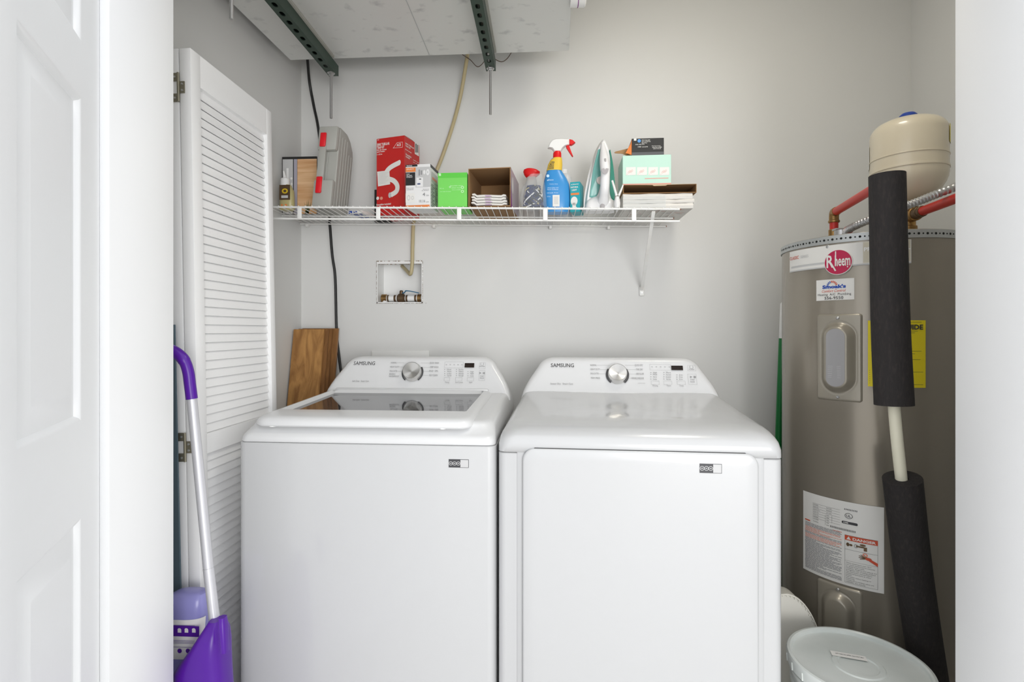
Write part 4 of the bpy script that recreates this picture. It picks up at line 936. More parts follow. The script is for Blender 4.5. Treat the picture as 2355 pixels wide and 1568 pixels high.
for za, zb in ((Hc*.175, Hc*.375), (Hc*.735, Hc*.905)):
    b = MB(); cbox(b, w_*.18, w_*.48, -.010, -.001, za, zb, .004); b.build('latch', M_latch, tcs)
# small packet lying on the deck
p = P(800, 490, 2.09); z0 = deck(p.x)
pk = thing('small_packet', 'small blue and white packet lying flat right of the grey case', 'packet', (p.x, 2.09, z0), R(-15))
b = MB(); b.box(0, .065, 0, .09, 0, .012, bev=.003); c = b.build('packet', M_lblw, pk)
mp = plane((0, -.0001, 0), (1, 0, 0), (0, 0, 1)); b = MB(); b.rect(mp, .004, .020, .001, .011, .0005); b.rect(mp, .026, .042, .003, .009, .0005)
mpu = plane((0, 0, -.0001), (0, 1, 0), (1, 0, 0))
for k in range(5): b.rect(mpu, .008+k*.016, .018+k*.016, .008, .056-.006*(k % 2), .0005)
b.build('blue_print', M_lblue, c)
# red carton
C = P(930, 311, 2.085); A = PZ(866, 319.5, C.z); z0 = deck(A.x)
w_ = (C-A).length; d_ = .120; rz = math.atan2(C.y-A.y, C.x-A.x); h_ = C.z-z0
t, c = carton('plumbing_kit_box', 'tall red carton with picture of white curved pipe, turned corner forward', w_, d_, h_, (A.x, A.y, z0), rz, M_redb)
fmp, frd, smp, srd = planes(t, w_, d_, h_)
b = MB()
for s_, l, r_, base, top in (('SINK TUBULAR', 867.5, 896, 336, 330), ('TRAP KIT', 867.5, 884, 343, 337), ('Kit de trampa', 867.5, 889, 347, 344), ('para lavabo', 867.5, 885, 351, 348), ('1-1/2 in', 867.5, 879, 357, 354), ('Everything included', 866, 899, 473, 469)):
    tpx(b, fmp, frd, s_, l, r_, base, top, .0006, 0, .03)
for s_, l, r_, base, top in (('SINK TUBULAR', 932, 952, 330.5, 327), ('TRAP KIT', 932, 944, 336, 332.5), ('Kit de trampa', 932, 946, 344, 341.5), ('Everything', 933, 946, 356, 352), ('included', 933, 942, 361, 357), ('install in minutes', 950, 966, 368, 366), ('no glue', 950, 962, 373, 371)):
    tpx(b, smp, srd, s_, l, r_, base, top, .0006, 0, .03)
u, v = frd(869, 322); b.rect(fmp, u-.002, u+.006, v-.001, v+.001, .0006)
b.build('lettering', M_lblw, c)
b = MB(); p4 = [frd(x, y) for x, y in ((904, 341), (926, 339), (926, 326), (913, 328))]
for i in range(4):
    a_, b2 = Vector(p4[i]), Vector(p4[(i+1) % 4]); nn = Vector((-(b2-a_).y, (b2-a_).x)).normalized()*.0012
    b.add([fmp(*a_, .0006), fmp(*b2, .0006), fmp(*(b2+nn), .0006), fmp(*(a_+nn), .0006)], [(0, 1, 2, 3)])
tpx(b, fmp, frd, 'ACE', 912.5, 922, 336.5, 330.5, .0006, 0, .03); b.build('brand_mark', M_lblw, c)
b = MB()
def pipe2(pts, hw, col=0, off=.0012):
    Q = smooth([Vector((*frd(x, y), 0)) for x, y in pts], 6); n = len(Q); vs = []
    for i in range(n):
        tdir = (Q[min(i+1, n-1)]-Q[max(i-1, 0)]).normalized(); nn = Vector((-tdir.y, tdir.x, 0))*hw
        vs += [fmp(*(Q[i]+nn).xy, off), fmp(*(Q[i]-nn).xy, off)]
    b.add(vs, [(2*i, 2*i+1, 2*i+3, 2*i+2) for i in range(n-1)], col)
pipe2([(888, 397), (895, 388), (905, 381), (919, 374)], .0095); pipe2([(893, 411), (906, 416), (914, 427), (912, 440), (899, 449)], .0095, 0, .0014)
u, v = frd(919, 373.5); b.disc(fmp, u, v, .006, .0095, .0016, 0, 16); u, v = frd(897, 449); b.disc(fmp, u, v, .0065, .011, .0018, 1, 20)
pts = [frd(x, y) for x, y in ((868, 395), (896, 392), (898, 424), (870, 429))]; b.add([fmp(*q_, .0020) for q_ in pts], [(3, 2, 1, 0)], 0)
for k in range(9):
    a_ = frd(872, 399+k*3); c2 = frd(894-(k % 3)*3, 397+k*3); b.rect(fmp, a_[0], c2[0], a_[1], a_[1]+.0009, .0026, 1)
for x, m_ in ((869, 0), (877.5, 2)):
    u, v = frd(x, 456); b.disc(fmp, u, v, .0065, .0065, .0012, m_, 18)
u0, v0 = frd(863, 477); u, v = srd(961, 352)
b.build('pipe_picture', [M_lblw, M_lgrey, M_lpink], c)
b = MB(); q0_, q1_ = srd(957, 356), srd(967, 336); e0 = d_-.040; b.rect(smp, e0, d_-.006, q0_[1], q1_[1], .0008, 0); b.rect(smp, e0+.006, e0+.014, q0_[1]+.008, q1_[1]-.003, .0012, 1); b.rect(smp, e0+.020, e0+.027, q0_[1]+.012, q1_[1]-.003, .0012, 1)
b.build('side_picture', [M_lblw, M_cblk], c)
b = MB(); b.loft([[Vector((w_-.0005, y, z)), Vector((w_-.0025, y, z))] for y, z in ((0, h_), (.03, h_+.002), (.07, h_+.001), (d_, h_-.006))], caps=(0, 0)); b.build('card_edge', M_card, c)
# black box behind the red carton
p = P(861, 436, 2.24); z0 = deck(p.x)
t, c = carton('small_black_box', 'thin black box peeking out behind the red carton', .07, .025, p.z-z0, (p.x, 2.24, z0), 0, M_cblk)
# dryer vent kit carton
C = P(990, 376.5, 1.966); A = PZ(933, 379, C.z); z0 = deck(C.x); w_ = (C-A).length; rz = math.atan2(C.y-A.y, C.x-A.x); h_ = C.z-z0; d_ = .100
t, c = carton('duct_kit_box', 'white and black carton marked 4 in and 10.16 cm before the red carton', w_, d_, h_, (A.x, A.y, z0), rz+R(-1), M_carton)
fmp, frd, smp, srd = planes(t, w_, d_, h_); b = MB()
def fr4(l, t_, r_, b_, m_, off=.0006):
    a_, c2 = frd(l, b_), frd(r_, t_); b.rect(fmp, max(a_[0], 0), min(c2[0], w_), max(a_[1], 0), min(c2[1], h_), off, m_)
fr4(933, 378, 960, 384, 0); fr4(932, 385, 956, 396, 1, .0008); fr4(932, 396, 955, 427, 0); fr4(956, 383, 990, 431, 2); fr4(958, 408, 973, 430, 3, .0010); fr4(932, 470.5, 988, 480, 1)
fr4(964, 411, 969, 413, 0, .0014); fr4(960, 421, 967, 425, 5, .0014); fr4(963, 390, 966, 404, 4, .0014); fr4(968, 392, 971, 402, 4, .0014); fr4(933, 444, 954, 466, 6, .0008)
u, v = frd(984, 396); b.disc(fmp, u, v, .0065, .0115, .0012, 3, 20); u, v = frd(976, 396); b.disc(fmp, u, v, .0045, .008, .0010, 3, 20); u, v = frd(984, 396); b.rect(fmp, u-.0008, u+.0008, v-.003, v+.003, .0016, 4)
u, v = frd(940, 455); b.disc(fmp, u, v, .006, .010, .0012, 2, 14, .7); u, v = frd(949, 455); b.disc(fmp, u, v, .005, .007, .0012, 2, 14, .7)
b.build('front_print', [M_cblk, M_oran, M_lgrey, M_carton, M_ink, mat('print blue grey', (.12, .14, .25), .5), M_lblw], c)
b = MB()
for s_, l, r_, base, top in (('4', 972, 978, 451, 443), ('in', 981, 986.5, 451, 447), ('10.16', 964, 978, 465.5, 459.5), ('cm', 980, 986.5, 465.5, 462.5), ('PIPE & DUCT KIT', 973, 987, 436.5, 434.5), ('4-WAY', 970, 987, 439.5, 437.5), ('Dryer to duct', 935, 952, 434, 431.5), ('connector kit', 935, 951, 437.5, 435)): tpx(b, fmp, frd, s_, l, r_, base, top, .0010, 0, .01)
for s_, l, r_, base, top in (('VENTING', 935, 948, 383, 380.5), ('FOAM', 935, 942, 402, 399.5), ('SEAL & VENT', 935, 948, 405.5, 403), ('SYSTEM KIT', 935, 949, 409, 406.5), ('DUCT', 936, 952, 391, 388)): tpx(b, fmp, frd, s_, l, r_, base, top, .0012, 1, .02)
b.build('lettering', [M_ink, M_carton], c)
b = MB(); a_ = srd(991, 378); b.rect(smp, 0, d_, h_-.012, h_-.001, .0006, 0); b.rect(smp, .012, d_-.01, h_*.62, h_*.85, .0006, 1); b.rect(smp, .020, d_-.02, h_*.68, h_*.74, .001, 2)
for k in range(14): b.rect(smp, .006+.004*(k % 2), .03+.03*((k*7 % 5)/5), h_*.05+k*h_*.038, h_*.05+k*h_*.038+.002, .0006, 0); b.rect(smp, .062, .072+.02*((k*3 % 4)/4), h_*.05+k*h_*.038, h_*.05+k*h_*.038+.0016, .0006, 0)
b.build('side_print', [M_cblk, M_lgrey, M_lpink], c)
# green carton
a, w_, z0, h_ = onto(1007, 1074.5, 398, 1.962)
t, c = carton('green_box', 'lime green carton between the duct kit carton and open brown box', w_, .13, h_, (a.x, 1.962, z0), R(-1), M_grn)
fmp, frd, smp, srd = planes(t, w_, .13, h_)
b = MB(); a_ = frd(1008, 404); u1 = frd(1014, 398.5); b.rect(fmp, a_[0]+.0015, a_[0]+.010, a_[1]-.001, a_[1]+.008, .0006)
for s_, l, r_, base, top in (('Recyclable carton', 1036, 1064, 428.5, 426), ('please recycle', 1039, 1062, 433, 430.5), ('where available', 1039, 1060, 437.5, 435.5), ('14.5 oz', 1011, 1021, 434.5, 432), ('non toxic formula', 1012, 1037, 441.5, 439.5)): tpx(b, fmp, frd, s_, l, r_, base, top, .0006, 0, .01)
u, v = frd(1035, 430); b.disc(fmp, u, v, .0035, .0035, .0006, 0, 14, .5)
for yy in (431, 440): u, v = frd(1063.5, yy); b.disc(fmp, u, v, .0055, .0055, .0006, 0, 14, .55)
b.build('lettering', mat('pale green print', (.55, .85, .50), .5), c)
b = MB(); b.rect(fmp, 0, w_, h_-.018, h_, .0004, 0); b.build('green_band', mat('deeper green band', (.11, .58, .06), .45), c)
# open cardboard box with wrapped pads
a, w_, z0, h_ = onto(1077, 1175, 388, 1.962)
t = thing('open_cardboard_box', 'brown cardboard box lying open toward the front beside green carton', 'box', (a.x, 1.962, z0), R(-4.5)); d_ = .23; k = .0028
b = MB(); b.box(0, w_, 0, d_, 0, k); b.box(0, w_, 0, d_, h_-k, h_); b.box(0, k, 0, d_, k, h_-k); b.box(w_-k, w_, 0, d_, k, h_-k); b.box(k, w_-k, d_-k, d_, k, h_-k)
c = b.build('box_walls', M_cardi, t)
b = MB(); smp, srd = local_plane(t, (w_, 0, 0), (0, 1, 0), (0, 0, 1))
b.rect(smp, 0, d_, 0, h_, .0006, 0); b.add([smp(0.001, 0, .001), smp(.035, 0, .001), smp(.001, h_*.62, .001)], [(0, 1, 2)], 1); b.disc(smp, .05, h_*.62, .014, h_*.22, .001, 2, 20)
b.build('outer_print', [mat('mauve grey print', (.42, .36, .40), .45), M_purp2, M_lblw], c)
gp = 'wrapped pads stacked in the open cardboard box'
b = None
x_ = a.x + .010
for i in range(4):
    Z = z0 + k + .0035 + i*.0107; L2 = w_-.024 - i*.002
    b = MB(); sec_ = []
    for q in range(15):
        s_ = q/14; x = s_*L2; lift = .016*max(0, abs(s_-.5)*2-.72)/.28*abs(math.sin(s_*9+.6)) + .002*math.sin(s_*5)
        th_ = .0036 if q in (0, 14) else .0046
        sec_.append([Vector((x, y, lift + z_)) for y, z_ in ((0, .001), (.004, 0), (.075, 0), (.079, .001), (.079, th_), (.075, 2*th_*.94), (.004, 2*th_*.94), (0, th_))])
    b.loft(sec_)
    o = thing('wrapped_pad', ['lowest white wrapped pad inside the open brown box', 'second white wrapped pad from bottom inside the open brown box', 'third white wrapped pad from bottom inside the open brown box', 'topmost white wrapped pad inside the open brown box'][i], 'pad', (x_ + .002*(i % 2), 1.970 + .002*i, Z), R(-4.5), gp)
    pp = b.build('wrapper', M_lblw, o)
    b = MB(); mp = plane((0, -.0006, 0), (1, 0, 0), (0, 0, 1)); b.rect(mp, L2*.40, L2*.58, .002, .0035, 0); b.rect(mp, L2*.38, L2*.54, .0055, .0068, 0); b.build('printed_stripe', mat('violet print', (.35, .12, .42), .5), pp)
# bottle with red trigger cap, behind the bag
c0 = P(1222, 450, 2.16); z0 = deck(c0.x)
rb = thing('red_capped_bottle', 'clear bottle with rounded red cap standing behind the clear plastic bag', 'bottle', (c0.x, 2.16, z0))
hz = lambda py: P(1222, py, 2.16).z - z0
b = MB(); b.loft([se((0, 0, z), rx, ry, 2.6, 24) for z, rx, ry in ((0, .030, .022), (.006, .033, .024), (hz(450), .033, .024), (hz(430), .026, .020), (hz(412), .020, .016), (hz(405), .016, .014))]); b.build('bottle_body', mat('clear smoky bottle', (.55, .52, .48), .15, alpha=.55), rb)
b = MB(); b.loft([[Vector((x*1.0, (y), z)) for x, y in [(cx2 + rx*math.cos(2*math.pi*j/20), .016*sc2*math.sin(2*math.pi*j/20)) for j in range(20)]] for z, cx2, rx, sc2 in ((hz(411), -.002, .012, .8), (hz(407), -.001, .022, 1), (hz(402), .002, .031, 1.05), (hz(395), .001, .0335, 1.05), (hz(390), -.004, .026, .95), (hz(387.5), -.007, .014, .6))]); b.build('cap', M_rcap, rb)
# clear bag of cords
c0 = P(1227, 440, 1.995); z0 = deck(c0.x)
bg = thing('bag_of_cords', 'clear plastic bag stuffed with navy and white cords before blue spray bottle', 'bag', (c0.x, 1.995, z0))
hz = lambda py: P(1229, py, 1.995).z - z0; rnd = random.Random(11)
def blob(z, rx, ry, k, cx=0): return [Vector((cx + rx*math.cos(a)*(1+.08*math.sin(3*a+k*2)), ry*math.sin(a)*(1+.08*math.sin(4*a+k)), z)) for a in [2*math.pi*j/28 for j in range(28)]]
b = MB(); b.loft([blob(.001, .038, .024, 0), blob(.010, .046, .028, 1), blob(.035, .049, .029, 2), blob(hz(432), .043, .027, 3, .001), blob(hz(420), .034, .024, 4, .004), blob(hz(408), .028, .014, 5, .006), blob(hz(400), .022, .006, 6, .012)], caps=(1, 0)); b.build('bag_film', M_bag, bg)
for mm, n_, nm in ((M_navy, 9, 'navy_cord'), (M_white, 2, 'white_cord'), (M_cblk, 4, 'black_cord'), (mat('dull gold cord', (.5, .42, .2), .5), 1, 'tan_cord')):
    for q in range(n_):
        pts = []; ph = rnd.random()*6
        for j in range(22):
            a = ph + j*.55; r_ = .020+.018*rnd.random(); zz = .010 + (hz(428)-.010)*(.5+.5*math.sin(j*.37+ph*2))
            s_ = 1 - .45*zz/hz(415); pts.append(Vector((r_*1.08*math.cos(a)*s_, r_*.56*math.sin(a)*s_, zz)))
        b = MB(); b.tube(smooth(pts, 4), .0024, 7); b.build(nm, mm, bg)
# blue spray bottle
YS = 2.052; c0 = P(1280, 480, YS); z0 = deck(c0.x)
sbt = thing('spray_bottle', 'blue trigger spray bottle with yellow neck label and red and white head', 'spray bottle', (c0.x, YS, z0))
def Rg(py, l, r_, ry, e=2.6, n=32, Y=YS, dy=0.0):
    p0, p1 = P(l, py, Y), P(r_, py, Y); return se(((p0.x+p1.x)/2, Y+dy, p0.z), (p1.x-p0.x)/2, ry, e, n)
zb = [Rg(0, 1249, 1310, .030)]; base = [Vector((p.x, p.y, z0)) for p in Rg(480, 1251, 1309, .027)]
b = MB(); b.loft([base, Rg(479, 1248, 1311, .030), Rg(465, 1247, 1312, .031), Rg(440, 1247.5, 1311, .031), Rg(425, 1249, 1309, .030), Rg(412, 1252, 1303, .027), Rg(402, 1255, 1297, .023), Rg(393, 1258, 1291, .019), Rg(380, 1262, 1291.5, .018), Rg(366, 1268, 1291, .016)]); sb2 = b.build('bottle_body', M_bblue, sbt, True)
b = MB(); b.loft([Rg(394, 1256.5, 1292.5, .0205), Rg(380, 1260, 1293.5, .0195), Rg(370, 1265, 1293, .018), Rg(364.5, 1271, 1292, .0165)]); yl = b.build('neck_sleeve', M_yel, sbt, True)
b = MB(); b.loft([Rg(365, 1273, 1290, .0135, 2), Rg(361, 1273, 1290, .0135, 2)]); b.build('white_ring', M_white, sbt, True)
b = MB(); b.loft([Rg(364, 1271.5, 1291, .015, 2), Rg(353, 1272, 1291, .0152, 2), Rg(349.5, 1274, 1289.5, .013, 2)]); b.build('collar', M_rcap, sbt, True)
hm = plane((0, YS, 0), (1, 0, 0), (0, 0, 1))
def poly(pts, hw, bev=.003):
    Q = [P(x, y, YS) for x, y in pts]; Q = [(p.x, p.z) for p in Q]; cx2 = sum(p[0] for p in Q)/len(Q); cz2 = sum(p[1] for p in Q)/len(Q)
    sh_ = [(cx2+(x-cx2)*.86, cz2+(z-cz2)*.86) for x, z in Q]
    return [[hm(u, v, o) for u, v in P_] for P_, o in ((sh_, -hw), (Q, -hw*.6), (Q, hw*.6), (sh_, hw))]
b = MB(); b.loft(poly([(1259.5, 341), (1263, 331), (1269, 324), (1278, 320.5), (1292, 320), (1309, 321), (1309, 334), (1301, 336), (1295, 341), (1291, 347), (1290, 350), (1274, 350), (1271, 345), (1268, 342)], .013)); b.build('spray_head', M_white, sbt, True)
b = MB(); b.loft(poly([(1309, 321), (1317, 323), (1321, 327), (1323, 328.5), (1319, 332), (1314, 335), (1309, 334)], .010)); b.build('nozzle', M_rcap, sbt, True)
b = MB(); b.loft(poly([(1302, 335), (1309, 334.5), (1311, 342), (1314, 350), (1318, 360), (1316, 361), (1311, 354), (1306, 346), (1302, 340)], .007)); b.build('trigger', M_rcap, sbt, True)
pl_ = plane((0, YS-.0325, 0), (1, 0, 0), (0, 0, 1))
def prd(Yp):
    return lambda px, py: (lambda h: (h.x, h.z))(hit(px, py, Vector((0, Yp, 0)), Vector((0, 1, 0))))
rdp = prd(YS-.0325); b = MB()
a_, c2 = rdp(1271, 475), rdp(1287, 448); b.rect(pl_, a_[0], c2[0], a_[1], c2[1], 0, 0)
for k2 in range(6): yy = 453+k2*3; e_, f_ = rdp(1274, yy), rdp(1284, yy); b.rect(pl_, e_[0], f_[0], e_[1]-.0012, e_[1]+.0008, .0004, 1)
b.build('barcode_label', [M_lblw, M_lgrey], sb2, True)
b = MB(); pl2 = plane((0, YS-.0318, 0), (1, 0, 0), (0, 0, 1)); rd2 = prd(YS-.0318)
for s_, l, r_, ba_, tp_ in (('glass', 1258, 1273, 415, 411.5), ('heavy duty', 1264, 1283, 424, 422), ('cleans glass and', 1259, 1284, 433, 430.5), ('hard surfaces', 1259, 1284, 437, 434.5), ('streak free', 1258, 1284, 444.5, 442), ('32 fl oz', 1258, 1266, 453, 450.5)):
    tpx(b, pl2, rd2, s_, l, r_, ba_, tp_, 0, 0, .01)
u, v = rd2(1260, 405); b.disc(pl2, u, v, .0055, .0055, 0.0035, 0, 16)
b.build('bottle_lettering', mat('pale blue print', (.55, .75, .95), .5), sb2, True)
b = MB(); pl3 = plane((0, YS-.0212, 0), (1, 0, 0), (0, 0, 1)); rd3 = prd(YS-.0212)
for s_, l, r_, ba_, tp_ in (('ON', 1267, 1275, 374.5, 371), ('MULTI', 1265, 1274, 379, 375.5), ('SURFACE', 1263, 1274, 383.5, 380), ('CLEANER', 1261, 1274, 388, 384.5)): tpx(b, pl3, rd3, s_, l, r_, ba_, tp_, 0, 0, .03)
b.build('sleeve_lettering', M_inkd, yl, True)
# white bottle half hidden behind it
c0 = P(1297, 450, 2.17); z0 = deck(c0.x); hz = lambda py: P(1297, py, 2.17).z - z0
wb = thing('white_bottle', 'white bottle half hidden behind the blue spray bottle', 'bottle', (c0.x, 2.17, z0))
b = MB(); b.loft([se((0, 0, z), rx, ry, 3, 24) for z, rx, ry in ((0, .030, .020), (.005, .033, .022), (hz(420), .033, .022), (hz(408), .028, .02), (hz(400), .014, .014))]); b.build('bottle_body', mat('pale grey bottle', (.62, .64, .66), .3), wb)
b = MB(); b.lathe([(.0145, hz(402)), (.0145, hz(391)), (.013, hz(390))], (0, 0, 0), 20); b.build('cap', M_white, wb)
# teal carton
A = P(1311, 419, 2.03); Cc = PZ(1334, 419, A.z); z0 = deck(A.x); w_ = Cc.x-A.x; h_ = A.z-z0; d_ = .075
t, c = carton('light_bulb_box', 'small teal carton with white bulb picture beside the blue spray bottle', w_, d_, h_, (A.x, 2.03, z0), R(-14), M_tealc)
fmp, frd, smp, srd = planes(t, w_, d_, h_); b = MB()
b.rect(fmp, .003, w_-.003, h_*.56, h_*.63, .0006, 1)
b.text(fmp, 'ALTERNATIVE', .004, h_*.90, w_*.75, h_*.035, .0006, 0, .02); b.text(fmp, 'NATURAL', .003, h_*.80, w_*.75, h_*.05, .0006, 0, .03); b.text(fmp, 'LIGHT', .007, h_*.70, w_*.5, h_*.06, .0006, 0, .03)
b.disc(fmp, w_*.42, h_*.36, w_*.34, h_*.15, .0006, 0, 20); b.rect(fmp, w_*.24, w_*.60, h_*.08, h_*.30, .0006, 0); b.rect(smp, .01, .045, .01, h_*.22, .0006, 2)
b.build('front_print', [M_lblw, M_oran, M_ink], c)
# steam iron standing on its heel
YI_ = 2.06; c0 = P(1380, 480, YI_); z0 = deck(c0.x)
ir = thing('steam_iron', 'white and teal steam iron standing on its heel with tip up', 'iron', (c0.x, YI_, z0))
im = plane((0, YI_, 0), (1, 0, 0), (0, 0, 1))
def out(pts): return smooth([Vector((P(x, y, YI_).x, P(x, y, YI_).z, 0)) for x, y in pts], 5)
def iron_loft(left, right, offs):           # outline given by left and right edges from tip down
    Lp = out(left); Rp = out(right); pts = [(p.x, p.y) for p in Lp] + [(p.x, p.y) for p in Rp[::-1]]
    cx2 = sum(p[0] for p in pts)/len(pts); cz2 = sum(p[1] for p in pts)/len(pts)
    return [[im(cx2+(u-cx2)*k_, cz2+(v-cz2)*k_, o) for u, v in pts] for k_, o in offs]
zb = 490
b = MB(); b.loft(iron_loft([(1385, 322), (1377, 332), (1367, 352), (1357, 385), (1348, 425), (1343, 460), (1342, zb)], [(1387, 322), (1393, 330), (1401, 350), (1408, 385), (1412, 425), (1413, 460), (1412, zb)], ((.97, -.006), (1, -.003), (1, .001)))); b.build('soleplate', M_steel, ir, True)
b = MB(); b.loft(iron_loft([(1385.5, 325), (1379, 334), (1370, 354), (1361, 387), (1352, 427), (1346, 462), (1345, zb)], [(1387.5, 325), (1393, 333), (1400, 353), (1407, 387), (1411, 427), (1412, 462), (1411, zb)], ((1, .0012), (1, .022), (.97, .030), (.90, .036)))); bod = b.build('body', M_ironw, ir, True)
b = MB(); b.loft(iron_loft([(1373, 352), (1368, 370), (1361, 400), (1357, 430), (1354, 455), (1354, 459)], [(1378, 350), (1377, 372), (1381, 395), (1380, 415), (1377, 436), (1371, 455), (1360, 460)], ((1, .030), (1, .0385), (.93, .042)))); b.build('water_tank', M_iront, ir, True)
b = MB(); b.loft(iron_loft([(1399, 352), (1401, 380), (1400, 420), (1400, 450), (1405, 465)], [(1401, 352), (1407, 385), (1411, 425), (1411, 455), (1410, 466)], ((1, .026), (1, .038), (.95, .041)))); b.build('water_tank', mat('deep teal plastic', (.03, .24, .17), .2), ir, True)
def P2(x, y, o): return P(x, y, YI_-o)
hpts = smooth([P2(1386, 330, .034), P2(1388, 352, .052), P2(1390, 372, .072), P2(1392, 395, .086), P2(1391, 420, .088), P2(1390, 440, .080), P2(1388, 460, .056), P2(1386, 474, .036)], 5)
n = len(hpts); rs = [(.006 + .012*math.sin(math.pi*min(1, i/(n*.35))/2)) if i < n*.4 else (.0165 if i < n*.75 else .0165+.012*(i-n*.75)/(n*.25)) for i in range(n)]
b = MB(); b.tube(hpts, rs, 20); hd = b.build('handle', M_ironw, ir, True)
def pim(o): return plane((0, YI_-o, 0), (1, 0, 0), (0, 0, 1)), prd(YI_-o)
mp, rdx = pim(.083); b = MB(); u, v = rdx(1391.5, 371); b.box(u-.003, u+.003, YI_-.094, YI_-.078, v-.009, v+.008, bev=.001); b.build('steam_slider', M_grey, hd, True)
mp, rdx = pim(.104); b = MB(); c_ = rdx(1391.5, 391); b.disc(mp, c_[0], c_[1]+.006, .0125, .022, 0.004, 0, 20, .25, 185, 355); b.build('spray_button', M_grey, hd, True)
b = MB(); p = P2(1380, 416, .040); b.lathe([(.014, 0), (.014, .010), (.012, .012)], p, 24, ax=(0, -1, 0)); b.build('temperature_dial', mat('blush dial plastic', (.75, .66, .62), .4), ir, True)
b = MB(); p = P2(1385, 475, .058); b.lathe([(.0085, 0), (.0085, .010), (.007, .011)], p, 20, ax=(0, -1, 0)); b.build('cord_swivel', M_grey, ir, True)
b = MB(); hl = []
for py, l, r_, dp in ((None, 1346, 1410, .056), (486, 1344.5, 1411.5, .062), (476, 1345, 1411, .062), (466, 1348, 1410, .056), (459, 1354, 1407, .046), (454, 1361, 1403, .038)):
    p0, p1 = P(l, py or 480, YI_-.02), P(r_, py or 480, YI_-.02); z_ = z0 if py is None else p0.z; hl.append([Vector((x, y, z_)) for x, y in rr(p0.x, p1.x, YI_-dp, YI_-.002, .020, 6)])
b.loft(hl); b.build('heel', M_ironw, ir, True)
b = MB(); b.tube(smooth([P2(1402, 480, .050), P2(1411, 479, .055), P2(1419, 470, .055), P2(1424, 450, .045), P2(1421, 470, .03), P2(1418, 488, .025)], 6), .0030, 8); b.build('power_cord', M_ironw, ir, True)
# flat brown box lying on its side, white bundle below, mint and black cartons on top
YF = 1.975; Lp, Rp = P(1433, 446, YF), P(1602, 446, YF); z0 = deck(Lp.x)
ztop = P(1500, 445, YF).z; zbx = P(1500, 425, YF).z
un = thing('paper_bundle', 'thick white paper bundle in plastic at the right end of the shelf', 'paper bundle', (Lp.x, YF, z0))
wP = P(1597, 446, YF).x-Lp.x
hb_ = ztop-z0
for i, (a_, c2, e_) in enumerate(((0, .36, -.004), (.37, .62, 0), (.63, 1, -.006))):
    b = MB(); sec_ = []
    for q in range(9):
        x = q/8*(wP+e_); wv = .0012*math.sin(q*1.7+i); sec_.append([Vector((x, y, z)) for y, z in ((.002, hb_*a_), (.22, hb_*a_), (.22, hb_*c2+wv), (.004, hb_*c2+wv), (-.001, hb_*(a_+c2)/2))])
    b.loft(sec_); b.build('paper_layer', M_paper, un)
b = MB(); b.loft([[Vector((x, y, z)) for y, z in ((-.003, hb_*.05), (-.006, hb_*.5), (-.003, hb_*.9))] for x in (.0, .02, .06, .10, wP*.6)], caps=(0, 0)); b.build('plastic_wrap', M_bag, un)
b = MB(); rnd = random.Random(4); mpd = plane((0, 0, -.0006), (0, 1, 0), (1, 0, 0))
for k2 in range(70): y = rnd.uniform(.01, .20); x = rnd.uniform(.01, wP-.03); b.rect(mpd, y, y+.003, x, x+rnd.uniform(.004, .02), 0, k2 % 3 == 0)
o = b.build('underside_print', [M_lgrey, M_lpink], un, kind='stuff')
fb = thing('flat_cardboard_box', 'shallow brown cardboard box open at the front under the mint carton', 'box', (Lp.x, YF, ztop+.0016))
wF = Rp.x-Lp.x; hF = zbx-ztop; k = .0022
b = MB(); b.box(0, wF, 0, .24, 0, k); b.box(0, wF, 0, .24, hF-k, hF); b.box(0, k, 0, .24, k, hF-k); b.box(wF-k, wF, 0, .24, k, hF-k); b.box(k, wF-k, .24-k, .24, k, hF-k); b.build('box_walls', M_cardi, fb)
b = MB(); b.loft([[Vector((x, -.004-.003*math.sin(x*40), hF-z)), Vector((x, .012, hF)), Vector((x, .0, hF))] for x, z in ((0.0, .001), (wF*.4, .003), (wF*.42, .006), (wF*.58, .006), (wF*.60, .003), (wF, .001))], caps=(0, 0)); b.build('top_flap', mat('kraft card edge', (.55, .42, .28), .8), fb)
YM = 1.985; zt_ = P(1480, 357, YM).z; A = P(1432, 425, YM); Bx = P(1543, 425, YM); z1_ = ztop+.0016+hF+.0004; w_ = Bx.x-A.x; h_ = zt_-z1_
t, c = carton('mint_box', 'mint green carton with four small white pictures on the flat brown box', w_, .15, h_, (A.x, YM, z1_), R(-1.5), M_mint)
fmp, frd, smp, srd = planes(t, w_, .15, h_); b = MB()
for l, r_ in ((1439.5, 1462), (1465, 1488), (1491, 1513), (1517, 1539)):
    a_, c2 = frd(l, 403), frd(r_, 384); b.rect(fmp, a_[0], c2[0], a_[1], c2[1], .0006, 0)
    for q in range(4): b.disc(fmp, a_[0]+.010+.004*q, a_[1]+.010+.003*(q % 2)+.001*q, .003, .0035, .0010, 1, 8, .8)
    b.rect(fmp, a_[0]+.003, a_[0]+.006, a_[1]+.003, a_[1]+.004, .001, 2)
a_, c2 = frd(1483, 411.5), frd(1537, 408.5); b.rect(fmp, a_[0], c2[0], a_[1], c2[1], .0006, 2); b.rect(fmp, 0, w_, .001, .0055, .0006, 2)
b.build('front_print', [M_lblw, M_lpink, mat('coral print', (.80, .36, .30), .5)], c)
YK = 1.992; A = P(1453, 354, YK); Bx = P(1526.5, 354, YK); z2_ = z1_+h_+.0005; w_ = Bx.x-A.x; h2 = P(1490, 318, YK).z-z2_
t, c = carton('black_glove_box', 'black carton with open orange end flap stacked on the mint carton', w_, .12, h2, (A.x, YK, z2_), R(-1.5), M_cblk)
fmp, frd, smp, srd = planes(t, w_, .12, h2); b = MB()
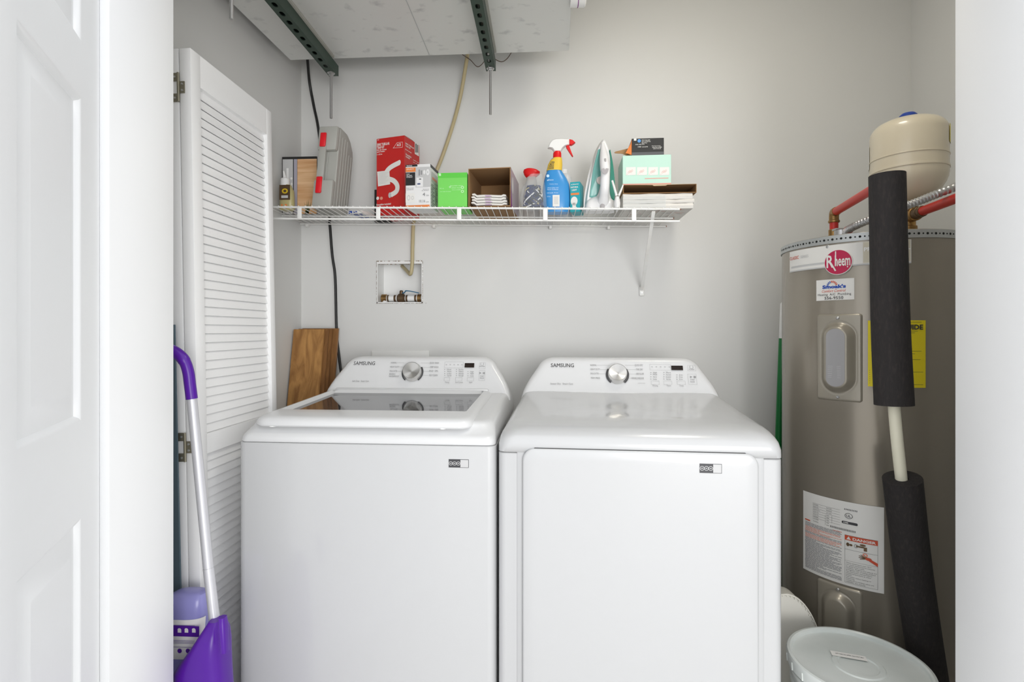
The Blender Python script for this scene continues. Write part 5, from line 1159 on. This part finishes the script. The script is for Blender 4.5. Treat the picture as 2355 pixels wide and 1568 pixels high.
u, v = frd(1461, 321); b.rect(fmp, u-.005, u+.004, v-.004, v+.004, .0006, 0); u, v = frd(1470, 324); b.disc(fmp, u, v, .0062, .0062, .0006, 1, 20)
for s_, l, r_, ba_, tp_ in (('Nitrile disposable', 1476, 1495, 323.5, 321), ('gloves, powder free', 1476, 1496, 327, 324.5), ('latex free', 1476, 1488, 330, 328), ('ONE SIZE FITS', 1461, 1482, 333.5, 331.5), ('100 count', 1467, 1490, 339, 336.5), ('Keep dry and store', 1499, 1519, 336.5, 334.5), ('away from sunlight', 1500, 1522, 340, 337.5), ('made for home use', 1502, 1520, 343, 341)): tpx(b, fmp, frd, s_, l, r_, ba_, tp_, .0006, 0, .01)
b.build('lettering', [M_lblw, mat('round seal blue', (.10, .32, .70), .5)], c)
b = MB(); b.rect(fmp, 0, w_, 0, h2*.20, .0004, 0); b.build('grey_band', mat('charcoal band', (.10, .10, .11), .4), c)
fz = h2*.70
b = MB(); b.loft([[Vector((x, .002, z)), Vector((x, .0035, z))] for x, z in ()] or [[Vector((0, .002, h2*.98)), Vector((-.004, .004, h2*.72)), Vector((-.022, .006, h2*.20)), Vector((-.012, .004, h2*.16)), Vector((0, .002, .004))], [Vector((0, .005, h2*.98)), Vector((-.004, .007, h2*.72)), Vector((-.022, .009, h2*.20)), Vector((-.012, .007, h2*.16)), Vector((0, .005, .004))]]); b.build('orange_flap', M_oran, c)
b = MB(); b.loft([[Vector((-.004, y_, h2*.62)), Vector((-.055, y_, h2*.44)), Vector((-.060, y_, h2*.38)), Vector((-.056, y_, h2*.34)), Vector((-.030, y_, h2*.30)), Vector((-.012, y_, h2*.16)), Vector((-.002, y_, h2*.10))] for y_ in (.03, .032)]); b.build('brown_flap', M_card, c)
# knotted bag handles left of the bundle
kb = P(1420, 455, 1.985); z0 = deck(kb.x)
bgk = thing('knotted_plastic_bag', 'white plastic bag with knotted handles squeezed between iron and paper bundle', 'bag', (kb.x-.004, 1.964, z0))
o0 = Vector((kb.x-.004, 1.964, z0)); q_ = lambda x, y, dy=0: P(x, y, 1.964+dy) - o0
zk = q_(1420, 452).z
b = MB(); b.loft([blob(.001, .009, .010, 1), blob(.012, .0115, .012, 2), blob(zk*.5, .012, .012, 3), blob(zk*.8, .009, .012, 4), blob(zk, .005, .006, 5)]); b.build('bag_body', mat('milky film', (.78, .78, .78), .35), bgk)
b = MB(); b.tube([q_(1408, 415), q_(1413, 432), q_(1418, 450)], [.0035, .0040, .0045], 8); b.build('bag_handle', M_white, bgk)
b = MB(); b.tube([q_(1433, 425), q_(1429, 436), q_(1423, 450)], [.0025, .0035, .0042], 8); b.build('bag_handle', M_white, bgk)
